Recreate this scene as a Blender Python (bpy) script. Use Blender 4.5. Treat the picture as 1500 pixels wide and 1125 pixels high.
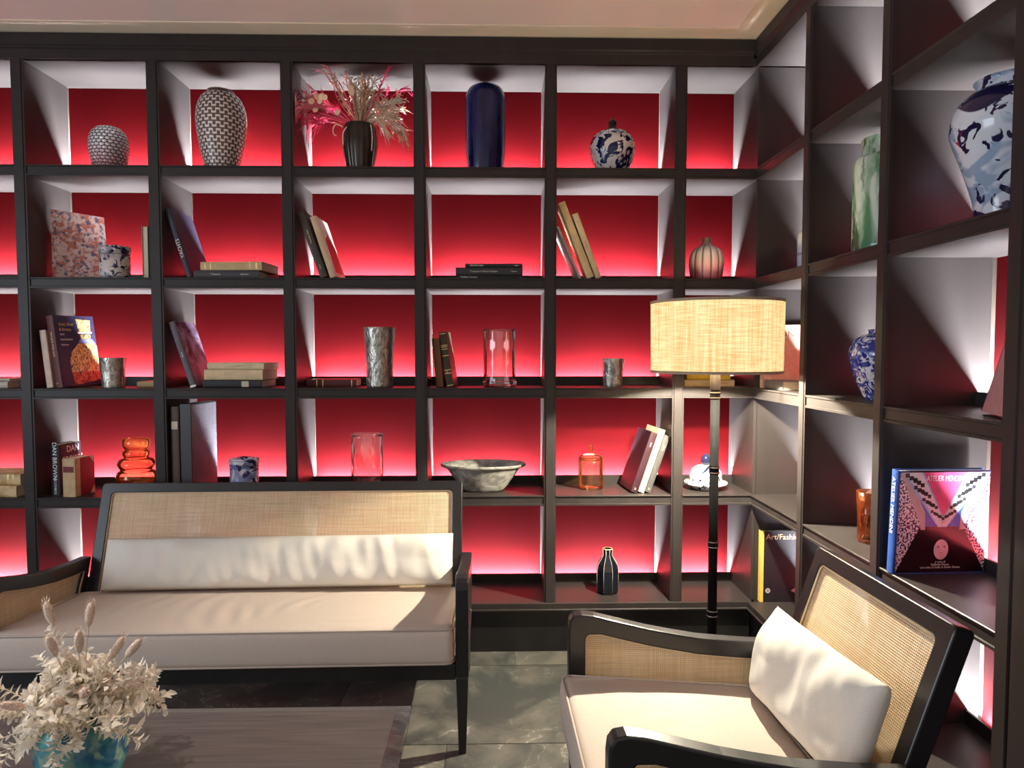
import bpy, math, random
from mathutils import Vector, Matrix, noise as mn
PI = math.pi
random.seed(7)
for o in list(bpy.data.objects):
    bpy.data.objects.remove(o)
scene = bpy.context.scene
col = scene.collection

# ------------------------------------------------------------------ camera, world, exposure
cam = bpy.data.objects.new('camera', bpy.data.cameras.new('camera'))
col.objects.link(cam)
cam.data.sensor_width = 36.0
cam.data.lens = 1023.73 / 1500 * 36.0
cam.data.shift_y = 0.0017
cam.data.clip_start = 0.02
YAW, PITCH = 0.02345, 0.04871
fw = Vector((math.sin(YAW) * math.cos(PITCH), math.cos(YAW) * math.cos(PITCH), -math.sin(PITCH)))
rt = Vector((math.cos(YAW), -math.sin(YAW), 0))
up = rt.cross(fw)
cam.matrix_world = Matrix(((rt.x, up.x, -fw.x, 0), (rt.y, up.y, -fw.y, 0), (rt.z, up.z, -fw.z, 1.31), (0, 0, 0, 1)))
scene.camera = cam
w = bpy.data.worlds.new('world'); scene.world = w; w.use_nodes = True
w.node_tree.nodes['Background'].inputs[0].default_value = (1.0, 0.93, 0.88, 1)
w.node_tree.nodes['Background'].inputs[1].default_value = 0.50
vs = scene.view_settings
vs.view_transform = 'Standard'; vs.look = 'None'; vs.gamma = 1.0; vs.use_curve_mapping = False
vs.exposure = 0.25
LED_POWER = 32.0
BULB = 165.0
SHADE_GLOW = 0.98
# daylight entering by the window in the left wall
wl = bpy.data.objects.new('window_daylight', bpy.data.lights.new('window_daylight', 'AREA'))
col.objects.link(wl)
wl.data.shape = 'RECTANGLE'; wl.data.size = 1.5; wl.data.size_y = 1.7
wl.data.energy = 45; wl.data.color = (0.72, 0.85, 1.0)
wl.location = (-3.33, 0.55, 1.45); wl.rotation_euler = (0, -PI / 2, 0)

# ------------------------------------------------------------------ materials
MATS = {}
def mat(name):
    m = bpy.data.materials.new(name); m.use_nodes = True
    return m, m.node_tree, m.node_tree.nodes['Principled BSDF']
def nd(nt, typ, **kw):
    n = nt.nodes.new(typ)
    for k, v in kw.items():
        setattr(n, k, v)
    return n
def M(name, c, rough=0.5, metal=0.0, spec=0.5, var=0.12, scale=20.0, bump=0.0, coat=0.0, stretch=None):
    """plain procedural material: base colour broken up by noise, optional fine relief"""
    if name in MATS: return MATS[name]
    m, nt, b = mat(name)
    tc = nd(nt, 'ShaderNodeTexCoord'); mp = nd(nt, 'ShaderNodeMapping')
    nt.links.new(tc.outputs['Object'], mp.inputs[0])
    if stretch: mp.inputs['Scale'].default_value = stretch
    n = nd(nt, 'ShaderNodeTexNoise'); n.inputs['Scale'].default_value = scale; n.inputs['Detail'].default_value = 4
    nt.links.new(mp.outputs[0], n.inputs['Vector'])
    r = nd(nt, 'ShaderNodeValToRGB')
    r.color_ramp.elements[0].position = 0.3; r.color_ramp.elements[1].position = 0.7
    r.color_ramp.elements[0].color = [x * (1 - var) for x in c[:3]] + [1]
    r.color_ramp.elements[1].color = [min(1, x * (1 + var)) for x in c[:3]] + [1]
    nt.links.new(n.outputs[0], r.inputs[0]); nt.links.new(r.outputs[0], b.inputs['Base Color'])
    b.inputs['Roughness'].default_value = rough; b.inputs['Metallic'].default_value = metal
    b.inputs['Specular IOR Level'].default_value = spec; b.inputs['Coat Weight'].default_value = coat
    if bump:
        bp = nd(nt, 'ShaderNodeBump'); bp.inputs['Strength'].default_value = bump; bp.inputs['Distance'].default_value = 0.002
        nt.links.new(n.outputs[0], bp.inputs['Height']); nt.links.new(bp.outputs[0], b.inputs['Normal'])
    MATS[name] = m
    return m
def math_(nt, op, a, b=None, c=None):
    n = nd(nt, 'ShaderNodeMath', operation=op)
    for i, v in enumerate((a, b, c)):
        if v is None: continue
        if isinstance(v, (int, float)): n.inputs[i].default_value = v
        else: nt.links.new(v, n.inputs[i])
    return n.outputs[0]
def mixc(nt, fac, a, b):
    n = nd(nt, 'ShaderNodeMix', data_type='RGBA')
    nt.links.new(fac, n.inputs[0])
    for s, v in ((6, a), (7, b)):
        if isinstance(v, (tuple, list)): n.inputs[s].default_value = (*v[:3], 1)
        else: nt.links.new(v, n.inputs[s])
    return n.outputs[2]
def thresh(nt, v, lo, hi):
    n = nd(nt, 'ShaderNodeMapRange'); n.clamp = True
    n.inputs[1].default_value = lo; n.inputs[2].default_value = hi
    nt.links.new(v, n.inputs[0])
    return n.outputs[0]
def glass(name, tint, rough=0.06, blend=0.25, gl=(1, 1, 1), base=0.0, body=None, amt=0.0):
    if name in MATS: return MATS[name]
    m, nt, b = mat(name); nt.nodes.remove(b)
    out = nt.nodes['Material Output']
    t = nd(nt, 'ShaderNodeBsdfTransparent'); t.inputs[0].default_value = (*tint, 1)
    g = nd(nt, 'ShaderNodeBsdfGlossy'); g.inputs[0].default_value = (*gl, 1); g.inputs['Roughness'].default_value = rough
    lw = nd(nt, 'ShaderNodeLayerWeight'); lw.inputs[0].default_value = blend
    f = math_(nt, 'ADD', lw.outputs['Fresnel'], base)
    mx = nd(nt, 'ShaderNodeMixShader')
    nt.links.new(f, mx.inputs[0]); nt.links.new(t.outputs[0], mx.inputs[1]); nt.links.new(g.outputs[0], mx.inputs[2])
    last = mx.outputs[0]
    if body:
        d = nd(nt, 'ShaderNodeBsdfTranslucent'); d.inputs[0].default_value = (*body, 1)
        m2 = nd(nt, 'ShaderNodeMixShader'); m2.inputs[0].default_value = amt
        nt.links.new(last, m2.inputs[1]); nt.links.new(d.outputs[0], m2.inputs[2]); last = m2.outputs[0]
    nt.links.new(last, out.inputs[0])
    MATS[name] = m
    return m

LACQ = M('black_brown_lacquer', (0.034, 0.0285, 0.027), 0.40, 0, 0.20, 0.10, 9, 0.06, 0, (1, 1, 0.15))
FRAME = M('ebonised_wood', (0.012, 0.011, 0.012), 0.30, 0, 0.5, 0.2, 14, 0.03)
RED = M('red_back_panel_paint', (0.058, 0.0012, 0.0022), 0.7, 0, 0.03, 0.06, 5, 0.04)
ALU = M('led_channel_aluminium', (0.6, 0.6, 0.62), 0.4, 0.8)
WALLP = M('cream_wall_paint', (0.72, 0.62, 0.52), 0.7, 0, 0.3, 0.03, 6)
CEIL = M('ceiling_paint', (0.95, 0.83, 0.74), 0.9, 0, 0.1, 0.02, 4)
CEILB = M('ceiling_border_tan', (0.86, 0.74, 0.57), 0.9, 0, 0.1, 0.02, 4)  # border a darker, yellower tan than the main ceiling
FABRIC = M('beige_seat_fabric', (0.58, 0.48, 0.41), 0.85, 0, 0.2, 0.05, 300, 0.15)
PFAB = M('ivory_pillow_fabric', (0.72, 0.68, 0.61), 0.85, 0, 0.2, 0.04, 260, 0.2)
PIPE = M('piping_cord_fabric', (0.52, 0.43, 0.37), 0.85, 0, 0.2, 0.05, 200)
GROUT = M('dark_grout', (0.15, 0.15, 0.13), 0.8)
PAGES = M('book_page_edges', (0.72, 0.63, 0.46), 0.8, 0, 0.2, 0.12, 8, 0.2, 0, (1, 1, 60))
WHITE = M('white_print', (0.82, 0.80, 0.76), 0.6)
GOLDP = M('gold_print', (0.75, 0.55, 0.25), 0.4, 0.5)
BLACKP = M('black_print', (0.01, 0.01, 0.012), 0.4)

# floor stone: grey slate tone with pale veins, different for every tile
def stone():
    m, nt, b = mat('dark_veined_stone')
    tc = nd(nt, 'ShaderNodeTexCoord'); oi = nd(nt, 'ShaderNodeObjectInfo')
    ad = nd(nt, 'ShaderNodeVectorMath', operation='ADD')
    mul = nd(nt, 'ShaderNodeVectorMath', operation='SCALE'); mul.inputs[3].default_value = 9.0
    cb = nd(nt, 'ShaderNodeCombineXYZ')
    nt.links.new(oi.outputs['Random'], cb.inputs[0]); nt.links.new(oi.outputs['Random'], cb.inputs[1])
    nt.links.new(cb.outputs[0], mul.inputs[0])
    nt.links.new(tc.outputs['Object'], ad.inputs[0]); nt.links.new(mul.outputs[0], ad.inputs[1])
    n1 = nd(nt, 'ShaderNodeTexNoise'); n1.inputs['Scale'].default_value = 2.6; n1.inputs['Detail'].default_value = 7; n1.inputs['Roughness'].default_value = 0.65; n1.inputs['Distortion'].default_value = 0.6
    n2 = nd(nt, 'ShaderNodeTexNoise'); n2.inputs['Scale'].default_value = 4.0; n2.inputs['Detail'].default_value = 6; n2.inputs['Distortion'].default_value = 1.2
    for n in (n1, n2): nt.links.new(ad.outputs[0], n.inputs['Vector'])
    cloud = thresh(nt, n1.outputs[0], 0.42, 0.70)
    base = mixc(nt, cloud, (0.055, 0.06, 0.056), (0.22, 0.20, 0.165))
    v = math_(nt, 'ABSOLUTE', math_(nt, 'SUBTRACT', n2.outputs[0], 0.5))
    vein = math_(nt, 'SUBTRACT', 1.0, thresh(nt, v, 0.0, 0.010))
    vein = math_(nt, 'MULTIPLY', vein, thresh(nt, n1.outputs[0], 0.45, 0.62))
    c = mixc(nt, vein, base, (0.5, 0.48, 0.42))
    nt.links.new(c, b.inputs['Base Color'])
    b.inputs['Roughness'].default_value = 0.34
    return m
STONE = stone()

def cane(name, c1, c2, p=0.0056, hole=0.27):
    m, nt, b = mat(name)
    out = nt.nodes['Material Output']
    tc = nd(nt, 'ShaderNodeTexCoord'); sp = nd(nt, 'ShaderNodeSeparateXYZ')
    nt.links.new(tc.outputs['Object'], sp.inputs[0])
    fx = math_(nt, 'FRACT', math_(nt, 'DIVIDE', sp.outputs[0], p)); fz = math_(nt, 'FRACT', math_(nt, 'DIVIDE', sp.outputs[2], p))
    dx = math_(nt, 'ABSOLUTE', math_(nt, 'SUBTRACT', fx, 0.5)); dz = math_(nt, 'ABSOLUTE', math_(nt, 'SUBTRACT', fz, 0.5))
    h = math_(nt, 'LESS_THAN', math_(nt, 'MAXIMUM', dx, dz), hole)
    mp = nd(nt, 'ShaderNodeMapping'); mp.inputs['Scale'].default_value = (6, 6, 160)
    nt.links.new(tc.outputs['Object'], mp.inputs[0])
    n = nd(nt, 'ShaderNodeTexNoise'); n.inputs['Scale'].default_value = 1.0; n.inputs['Detail'].default_value = 3
    nt.links.new(mp.outputs[0], n.inputs['Vector'])
    mp2 = nd(nt, 'ShaderNodeMapping'); mp2.inputs['Scale'].default_value = (160, 6, 6)
    nt.links.new(tc.outputs['Object'], mp2.inputs[0])
    n2 = nd(nt, 'ShaderNodeTexNoise'); n2.inputs['Scale'].default_value = 1.0; n2.inputs['Detail'].default_value = 3
    nt.links.new(mp2.outputs[0], n2.inputs['Vector'])
    f = thresh(nt, math_(nt, 'MULTIPLY', math_(nt, 'ADD', n.outputs[0], n2.outputs[0]), 0.5), 0.35, 0.65)
    nt.links.new(mixc(nt, f, c1, c2), b.inputs['Base Color'])
    b.inputs['Roughness'].default_value = 0.6
    hh = math_(nt, 'MAXIMUM', dx, dz)
    bp = nd(nt, 'ShaderNodeBump'); bp.inputs['Distance'].default_value = 0.001; bp.inputs['Strength'].default_value = 0.4
    nt.links.new(hh, bp.inputs['Height']); nt.links.new(bp.outputs[0], b.inputs['Normal'])
    t = nd(nt, 'ShaderNodeBsdfTransparent')
    mx = nd(nt, 'ShaderNodeMixShader')
    nt.links.new(h, mx.inputs[0]); nt.links.new(b.outputs[0], mx.inputs[1]); nt.links.new(t.outputs[0], mx.inputs[2])
    nt.links.new(mx.outputs[0], out.inputs[0])
    return m
CANE = cane('woven_cane', (0.64, 0.46, 0.27), (0.82, 0.66, 0.45))

def shade_mat():
    m, nt, b = mat('glowing_linen_shade')
    tc = nd(nt, 'ShaderNodeTexCoord')
    outs = []
    for s in ((30, 30, 520), (260, 260, 10)):
        mp = nd(nt, 'ShaderNodeMapping'); mp.inputs['Scale'].default_value = s
        nt.links.new(tc.outputs['Object'], mp.inputs[0])
        n = nd(nt, 'ShaderNodeTexNoise'); n.inputs['Scale'].default_value = 0.5; n.inputs['Detail'].default_value = 3
        nt.links.new(mp.outputs[0], n.inputs['Vector']); outs.append(n.outputs[0])
    f = thresh(nt, math_(nt, 'MULTIPLY', math_(nt, 'ADD', outs[0], outs[1]), 0.5), 0.36, 0.62)
    c = mixc(nt, f, (0.80, 0.40, 0.12), (1.0, 0.80, 0.42))
    b.inputs['Base Color'].default_value = (0.24, 0.17, 0.10, 1); nt.links.new(c, b.inputs['Emission Color'])
    b.inputs['Emission Strength'].default_value = SHADE_GLOW
    b.inputs['Roughness'].default_value = 0.9
    return m
SHADE = shade_mat()
def emit(name, c, s):
    m, nt, b = mat(name)
    b.inputs['Base Color'].default_value = (*c, 1)
    b.inputs['Emission Color'].default_value = (*c, 1); b.inputs['Emission Strength'].default_value = s
    return m

# pottery: everything in UV (u round the pot, v up the pot)
def uvnode(nt):
    t = nd(nt, 'ShaderNodeTexCoord'); s = nd(nt, 'ShaderNodeSeparateXYZ'); nt.links.new(t.outputs['UV'], s.inputs[0])
    return t, s.outputs[0], s.outputs[1]
def porcelain(name, white, blue, scale=9.0, cut=0.52, light=None, rough=0.12, band=None, seed=0.0, edge=0.02):
    """white glaze with painted blue foliage; optional paler second blue and a solid band above v=band"""
    m, nt, b = mat(name)
    tc = nd(nt, 'ShaderNodeTexCoord')
    ad = nd(nt, 'ShaderNodeVectorMath', operation='ADD'); ad.inputs[1].default_value = (seed, seed, seed)
    nt.links.new(tc.outputs['Object'], ad.inputs[0])
    n = nd(nt, 'ShaderNodeTexNoise'); n.inputs['Scale'].default_value = scale; n.inputs['Detail'].default_value = 2.5; n.inputs['Distortion'].default_value = 2.2
    v = nd(nt, 'ShaderNodeTexVoronoi'); v.inputs['Scale'].default_value = scale * 1.3
    for q in (n, v): nt.links.new(ad.outputs[0], q.inputs['Vector'])
    s = math_(nt, 'ADD', n.outputs[0], math_(nt, 'MULTIPLY', v.outputs['Distance'], -0.25))
    f = thresh(nt, s, cut - 0.13, cut - 0.13 + edge)
    c = white
    if light:
        n3 = nd(nt, 'ShaderNodeTexNoise'); n3.inputs['Scale'].default_value = scale * 0.7; n3.inputs['Detail'].default_value = 3; n3.inputs['Distortion'].default_value = 1.0
        ad2 = nd(nt, 'ShaderNodeVectorMath', operation='ADD'); ad2.inputs[1].default_value = (3 + seed, 1, 2)
        nt.links.new(tc.outputs['Object'], ad2.inputs[0]); nt.links.new(ad2.outputs[0], n3.inputs['Vector'])
        c = mixc(nt, thresh(nt, n3.outputs[0], 0.5, 0.56), white, light)
    c = mixc(nt, f, c, blue)
    if band:
        _, u, vv = uvnode(nt)
        wv = math_(nt, 'ADD', vv, math_(nt, 'MULTIPLY', math_(nt, 'SINE', math_(nt, 'MULTIPLY', u, 25.1)), 0.05))
        c = mixc(nt, math_(nt, 'MULTIPLY', math_(nt, 'MULTIPLY', thresh(nt, wv, band, band + 0.01), math_(nt, 'LESS_THAN', vv, 0.93)), thresh(nt, n.outputs[0], 0.38, 0.40)), c, blue)
    nt.links.new(c, b.inputs['Base Color']); b.inputs['Roughness'].default_value = rough
    return m
def meander_mat():
    m, nt, b = mat('meander_pattern_glaze')
    _, u, v = uvnode(nt)
    w20 = math_(nt, 'SINE', math_(nt, 'MULTIPLY', u, 2 * PI * 20))
    rv = math_(nt, 'MULTIPLY', v, 12.5)
    h = math_(nt, 'FRACT', math_(nt, 'ADD', rv, math_(nt, 'MULTIPLY', math_(nt, 'SIGN', w20), 0.25)))
    line = math_(nt, 'LESS_THAN', math_(nt, 'ABSOLUTE', math_(nt, 'SUBTRACT', h, 0.5)), 0.15)
    vert = math_(nt, 'MULTIPLY', math_(nt, 'LESS_THAN', math_(nt, 'ABSOLUTE', w20), 0.34), math_(nt, 'LESS_THAN', math_(nt, 'ABSOLUTE', math_(nt, 'SUBTRACT', math_(nt, 'FRACT', rv), 0.5)), 0.40))
    f = math_(nt, 'MAXIMUM', line, vert)
    f = math_(nt, 'MULTIPLY', f, math_(nt, 'LESS_THAN', v, 0.97))
    nt.links.new(mixc(nt, f, (0.13, 0.085, 0.07), (0.86, 0.76, 0.68)), b.inputs['Base Color'])
    b.inputs['Roughness'].default_value = 0.35
    bp = nd(nt, 'ShaderNodeBump'); bp.inputs['Distance'].default_value = 0.003; bp.inputs['Strength'].default_value = 0.5
    nt.links.new(f, bp.inputs['Height']); nt.links.new(bp.outputs[0], b.inputs['Normal'])
    return m
def two_glaze(name, c1, c2, scale, lo, hi, rough=0.15, third=None, stretch=(1, 1, 1), bump=0.0):
    m, nt, b = mat(name)
    tc = nd(nt, 'ShaderNodeTexCoord'); mp = nd(nt, 'ShaderNodeMapping'); mp.inputs['Scale'].default_value = stretch
    nt.links.new(tc.outputs['Object'], mp.inputs[0])
    n = nd(nt, 'ShaderNodeTexNoise'); n.inputs['Scale'].default_value = scale; n.inputs['Detail'].default_value = 4; n.inputs['Distortion'].default_value = 0.8
    nt.links.new(mp.outputs[0], n.inputs['Vector'])
    c = mixc(nt, thresh(nt, n.outputs[0], lo, hi), c1, c2)
    if third:
        n2 = nd(nt, 'ShaderNodeTexNoise'); n2.inputs['Scale'].default_value = scale * 1.7; n2.inputs['Detail'].default_value = 4
        ad = nd(nt, 'ShaderNodeVectorMath', operation='ADD'); ad.inputs[1].default_value = (5, 2, 7)
        nt.links.new(mp.outputs[0], ad.inputs[0]); nt.links.new(ad.outputs[0], n2.inputs['Vector'])
        c = mixc(nt, thresh(nt, n2.outputs[0], 0.52, 0.62), c, third)
    nt.links.new(c, b.inputs['Base Color']); b.inputs['Roughness'].default_value = rough
    if bump:
        bp = nd(nt, 'ShaderNodeBump'); bp.inputs['Distance'].default_value = 0.006; bp.inputs['Strength'].default_value = bump
        nt.links.new(n.outputs[0], bp.inputs['Height']); nt.links.new(bp.outputs[0], b.inputs['Normal'])
    return m
def vgrad(name, stops, rough=0.2, metal=0.0, spec=0.5, ribs=0):
    m, nt, b = mat(name)
    _, u, v = uvnode(nt)
    r = nd(nt, 'ShaderNodeValToRGB'); nt.links.new(v, r.inputs[0])
    e = r.color_ramp.elements
    while len(e) < len(stops): e.new(0.5)
    for q, (p, c) in zip(e, stops): q.position = p; q.color = (*c, 1)
    c = r.outputs[0]
    if ribs:
        s = math_(nt, 'ABSOLUTE', math_(nt, 'SINE', math_(nt, 'MULTIPLY', u, PI * ribs)))
        c = mixc(nt, thresh(nt, s, 0.05, 0.45), (0.13, 0.09, 0.07), c)
    nt.links.new(c, b.inputs['Base Color']); b.inputs['Roughness'].default_value = rough; b.inputs['Metallic'].default_value = metal
    return m

# ------------------------------------------------------------------ geometry helpers
class G:
    def __init__(s): s.v = []; s.f = []; s.uv = {}; s.sm = []
    def add(s, vs, fs, smooth=False, uvs=None):
        o = len(s.v); s.v += [tuple(p) for p in vs]
        for i, f in enumerate(fs):
            if uvs: s.uv[len(s.f)] = uvs[i]
            s.f.append([o + k for k in f]); s.sm.append(smooth)
        return s
    def box(s, x0, x1, y0, y1, z0, z1):
        vs = [(x, y, z) for x in (x0, x1) for y in (y0, y1) for z in (z0, z1)]
        return s.add(vs, [(0, 1, 3, 2), (4, 6, 7, 5), (0, 4, 5, 1), (2, 3, 7, 6), (0, 2, 6, 4), (1, 5, 7, 3)])
    def prism(s, poly, a, b, fn):
        """poly: list of 2-D points, extruded from a to b; fn(p, t) -> 3-D point"""
        n = len(poly)
        vs = [fn(p, a) for p in poly] + [fn(p, b) for p in poly]
        return s.add(vs, [list(range(n))[::-1], list(range(n, 2 * n))] + [(i, (i + 1) % n, n + (i + 1) % n, n + i) for i in range(n)])
    def ring(s, outer, inner, a, b, fn):
        n = len(outer)
        vs = [fn(p, t) for t in (a, b) for l in (outer, inner) for p in l]
        fs = []
        for i in range(n):
            j = (i + 1) % n
            fs += [(i, j, n + j, n + i), (2 * n + i, 3 * n + i, 3 * n + j, 2 * n + j), (i, 2 * n + i, 2 * n + j, j), (n + i, n + j, 3 * n + j, 3 * n + i)]
        return s.add(vs, fs)
    def lathe(s, prof, n=40, c=(0, 0, 0), mod=None, close=False, flat=False):
        vs = []; fs = []; uvs = []
        z0 = min(p[1] for p in prof); z1 = max(p[1] for p in prof); H = max(1e-6, z1 - z0)
        for k, (r, z) in enumerate(prof):
            for i in range(n):
                a = 2 * PI * i / n
                rr = r * (mod(i / n, (z - z0) / H) if mod else 1)
                vs.append((c[0] + rr * math.cos(a), c[1] + rr * math.sin(a), c[2] + z))
        m = len(prof)
        for k in range(m - 1):
            for i in range(n):
                j = (i + 1) % n
                fs.append((k * n + i, k * n + j, (k + 1) * n + j, (k + 1) * n + i))
                va, vb = (prof[k][1] - z0) / H, (prof[k + 1][1] - z0) / H
                uvs.append([(i / n, va), ((i + 1) / n, va), ((i + 1) / n, vb), (i / n, vb)])
        for k, rev in ((0, True), (m - 1, False)):
            if prof[k][0] > 1e-4 and prof[0] != prof[-1]:
                f = [k * n + i for i in range(n)]
                fs.append(f[::-1] if rev else f); vv = (prof[k][1] - z0) / H
                uvs.append([(0.5, vv)] * n)
        return s.add(vs, fs, not flat, uvs)
    def tube(s, path, rad, n=8, cap=True):
        path = [Vector(p) for p in path]; m = len(path)
        vs = []; prev = None
        for k, p in enumerate(path):
            t = (path[min(k + 1, m - 1)] - path[max(k - 1, 0)]).normalized()
            if prev is None:
                ref = Vector((0, 0, 1)) if abs(t.z) < 0.9 else Vector((1, 0, 0))
                a = t.cross(ref).normalized()
            else:
                a = (prev - t * prev.dot(t)).normalized()
            prev = a; b = t.cross(a)
            r = rad[k] if isinstance(rad, (list, tuple)) else rad
            for i in range(n):
                q = 2 * PI * i / n
                vs.append(p + a * (r * math.cos(q)) + b * (r * math.sin(q)))
        fs = [(k * n + i, k * n + (i + 1) % n, (k + 1) * n + (i + 1) % n, (k + 1) * n + i) for k in range(m - 1) for i in range(n)]
        if cap: fs += [list(range(n))[::-1], [(m - 1) * n + i for i in range(n)]]
        return s.add(vs, fs, True)
    def ball(s, c, r, nu=14, nv=9, fn=None):
        rx, ry, rz = (r, r, r) if isinstance(r, (int, float)) else r
        vs = []
        for k in range(nv + 1):
            t = PI * k / nv
            for i in range(nu):
                a = 2 * PI * i / nu
                d = Vector((math.sin(t) * math.cos(a), math.sin(t) * math.sin(a), math.cos(t)))
                q = fn(d) if fn else 1
                vs.append((c[0] + rx * d.x * q, c[1] + ry * d.y * q, c[2] + rz * d.z * q))
        fs = [(k * nu + i, (k + 1) * nu + i, (k + 1) * nu + (i + 1) % nu, k * nu + (i + 1) % nu) for k in range(nv) for i in range(nu)]
        return s.add(vs, fs, True)
    def xf(s, mtx):
        s.v = [tuple(mtx @ Vector(p)) for p in s.v]; return s
    def mesh(s, name):
        me = bpy.data.meshes.new(name)
        me.from_pydata(s.v, [], s.f)
        me.polygons.foreach_set('use_smooth', s.sm)
        if s.uv:
            l = me.uv_layers.new(name='UVMap')
            for p in me.polygons:
                q = s.uv.get(p.index)
                if q:
                    for li, c in zip(p.loop_indices, q): l.data[li].uv = c
        me.update()
        return me
def ob(name, g, m, parent=None, label=None, cat=None, group=None, kind=None, loc=None, rot=None, mtx=None, bevel=0):
    me = g.mesh(name) if isinstance(g, G) else g
    o = bpy.data.objects.new(name, me)
    if m is not None and not me.materials: me.materials.append(m)
    col.objects.link(o)
    if parent: o.parent = parent
    if loc: o.location = loc
    if rot: o.rotation_euler = rot
    if mtx: o.matrix_local = mtx
    if label: o['label'] = label
    if cat: o['category'] = cat
    if group: o['group'] = group
    if kind: o['kind'] = kind
    if bevel:
        b = o.modifiers.new('bevel', 'BEVEL'); b.width = bevel; b.segments = 2; b.limit_method = 'ANGLE'; b.angle_limit = 0.7
    return o
def thing(name, label, cat, loc=(0, 0, 0), rot=(0, 0, 0), group=None, mtx=None):
    o = bpy.data.objects.new(name, None); col.objects.link(o)
    o.empty_display_size = 0.05
    if mtx: o.matrix_world = mtx
    else: o.location = loc; o.rotation_euler = rot
    o['label'] = label; o['category'] = cat
    if group: o['group'] = group
    return o
def text_mesh(s, size, depth=0.0002, align='CENTER', squash=1.0):
    c = bpy.data.curves.new('lettering', 'FONT'); c.body = s; c.size = size; c.extrude = depth
    c.align_x = align; c.align_y = 'CENTER'; c.resolution_u = 2
    o = bpy.data.objects.new('lettering', c); col.objects.link(o)
    dg = bpy.context.evaluated_depsgraph_get()
    me = bpy.data.meshes.new_from_object(o.evaluated_get(dg))
    bpy.data.objects.remove(o); bpy.data.curves.remove(c)
    if squash != 1.0:
        for v in me.vertices: v.co.x *= squash
    me.materials.clear()
    return me
def basis(o, ex, ey):
    ex = Vector(ex); ey = Vector(ey); ez = ex.cross(ey)
    return Matrix(((ex.x, ey.x, ez.x, o[0]), (ex.y, ey.y, ez.y, o[1]), (ex.z, ey.z, ez.z, o[2]), (0, 0, 0, 1)))

# ------------------------------------------------------------------ dimensions of the bookcases
F, D = 2.974, 0.324            # front plane and depth of the run along the back wall
BK = F + D                     # its red back panel
XR = 1.099; XB = XR + D        # front plane and back panel of the run along the right wall
X0, S = -1.967, 0.55           # upright centres X0 + i*S
HW = 0.0252                    # half width of an upright's face
ZS = [2.085, 1.621, 1.1555, 0.691, 0.2235]   # tops of the shelves, upper row first
TH = 0.0445
ZC = 2.511; ZT = 2.612
U = [X0 + i * S for i in range(-1, 6)]
XE = 1.114                     # closing panel at the corner
YP = [2.487, 1.985, 1.466]     # uprights of the right run
YE = 2.991

# ------------------------------------------------------------------ room shell
fl = ob('floor', G().box(-3.45, 1.6, -1.6, 3.45, -0.06, -0.004), GROUT, kind='structure')
TLX, TLY, gp = 1.2, 0.586, 0.002
rows_ = [(2.863 + TLY, 0.082), (2.863, 0.62), (2.277, -0.164), (2.277 - TLY, 0.44), (2.277 - 2 * TLY, 0.05), (2.277 - 3 * TLY, 0.7), (2.277 - 4 * TLY, 0.3), (2.277 - 5 * TLY, 0.9)]
tile_mesh = {}
for yt, xj in rows_:
    k = -4
    for k in range(-4, 3):
        xa, xb = xj + k * TLX, xj + (k + 1) * TLX
        xa, xb = max(xa, -3.4), min(xb, 1.55); ya, yb = max(yt - TLY, -1.55), min(yt, 3.4)
        if xb - xa < 0.03 or yb - ya < 0.03: continue
        key = (round(xb - xa, 3), round(yb - ya, 3))
        if key not in tile_mesh:
            hx, hy = (xb - xa) / 2 - gp, (yb - ya) / 2 - gp
            tile_mesh[key] = G().box(-hx, hx, -hy, hy, -0.012, 0).mesh('floor_tile')
        ob('floor_tile', tile_mesh[key], STONE, fl, loc=((xa + xb) / 2, (ya + yb) / 2, 0))
ce = ob('ceiling', G().box(-3.45, 1.6, -1.6, 3.45, 2.645, 2.70), CEIL, kind='structure')
ob('border_panel', G().box(-3.45, XR - 0.115, F - 0.103, 3.45, ZT + 0.004, 2.645), CEILB, ce)
ob('border_panel', G().box(XR - 0.115, 1.6, -1.6, 3.45, ZT + 0.004, 2.645), CEILB, ce)
ob('flat_panel', G().box(-3.45, XR - 0.116, -1.6, F - 0.104, ZT + 0.008, 2.645), CEIL, ce)
ob('wall_back', G().box(-3.45, 1.6, BK + 0.012, 3.45, 0, 2.645), WALLP, kind='structure')
ob('wall_right', G().box(XB + 0.012, 1.6, -1.6, BK + 0.012, 0, 2.645), WALLP, kind='structure')
g = G().box(-3.45, -3.36, -1.6, -0.25, 0, 2.645).box(-3.45, -3.36, 1.35, BK + 0.012, 0, 2.645)
g.box(-3.45, -3.36, -0.25, 1.35, 0, 0.55).box(-3.45, -3.36, -0.25, 1.35, 2.35, 2.645)
ob('wall_left', g, WALLP, kind='structure')
wi = ob('window_1', G().ring([(-0.25, 0.55), (1.35, 0.55), (1.35, 2.35), (-0.25, 2.35)], [(-0.19, 0.61), (1.29, 0.61), (1.29, 2.29), (-0.19, 2.29)], -3.44, -3.38, lambda p, t: (t, p[0], p[1])), M('window_frame_paint', (0.75, 0.73, 0.7), 0.5), kind='structure')
ob('mullion', G().box(-3.43, -3.39, 0.53, 0.57, 0.61, 2.29), MATS['window_frame_paint'], wi)

# ------------------------------------------------------------------ bookcases
up_prof = [(-0.020, 0.312), (-0.020, 0.014), (-HW, 0.014), (-HW, 0.004), (-0.019, 0.004), (-0.017, 0), (0.017, 0), (0.019, 0.004), (HW, 0.004), (HW, 0.014), (0.020, 0.014), (0.020, 0.312)]
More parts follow.
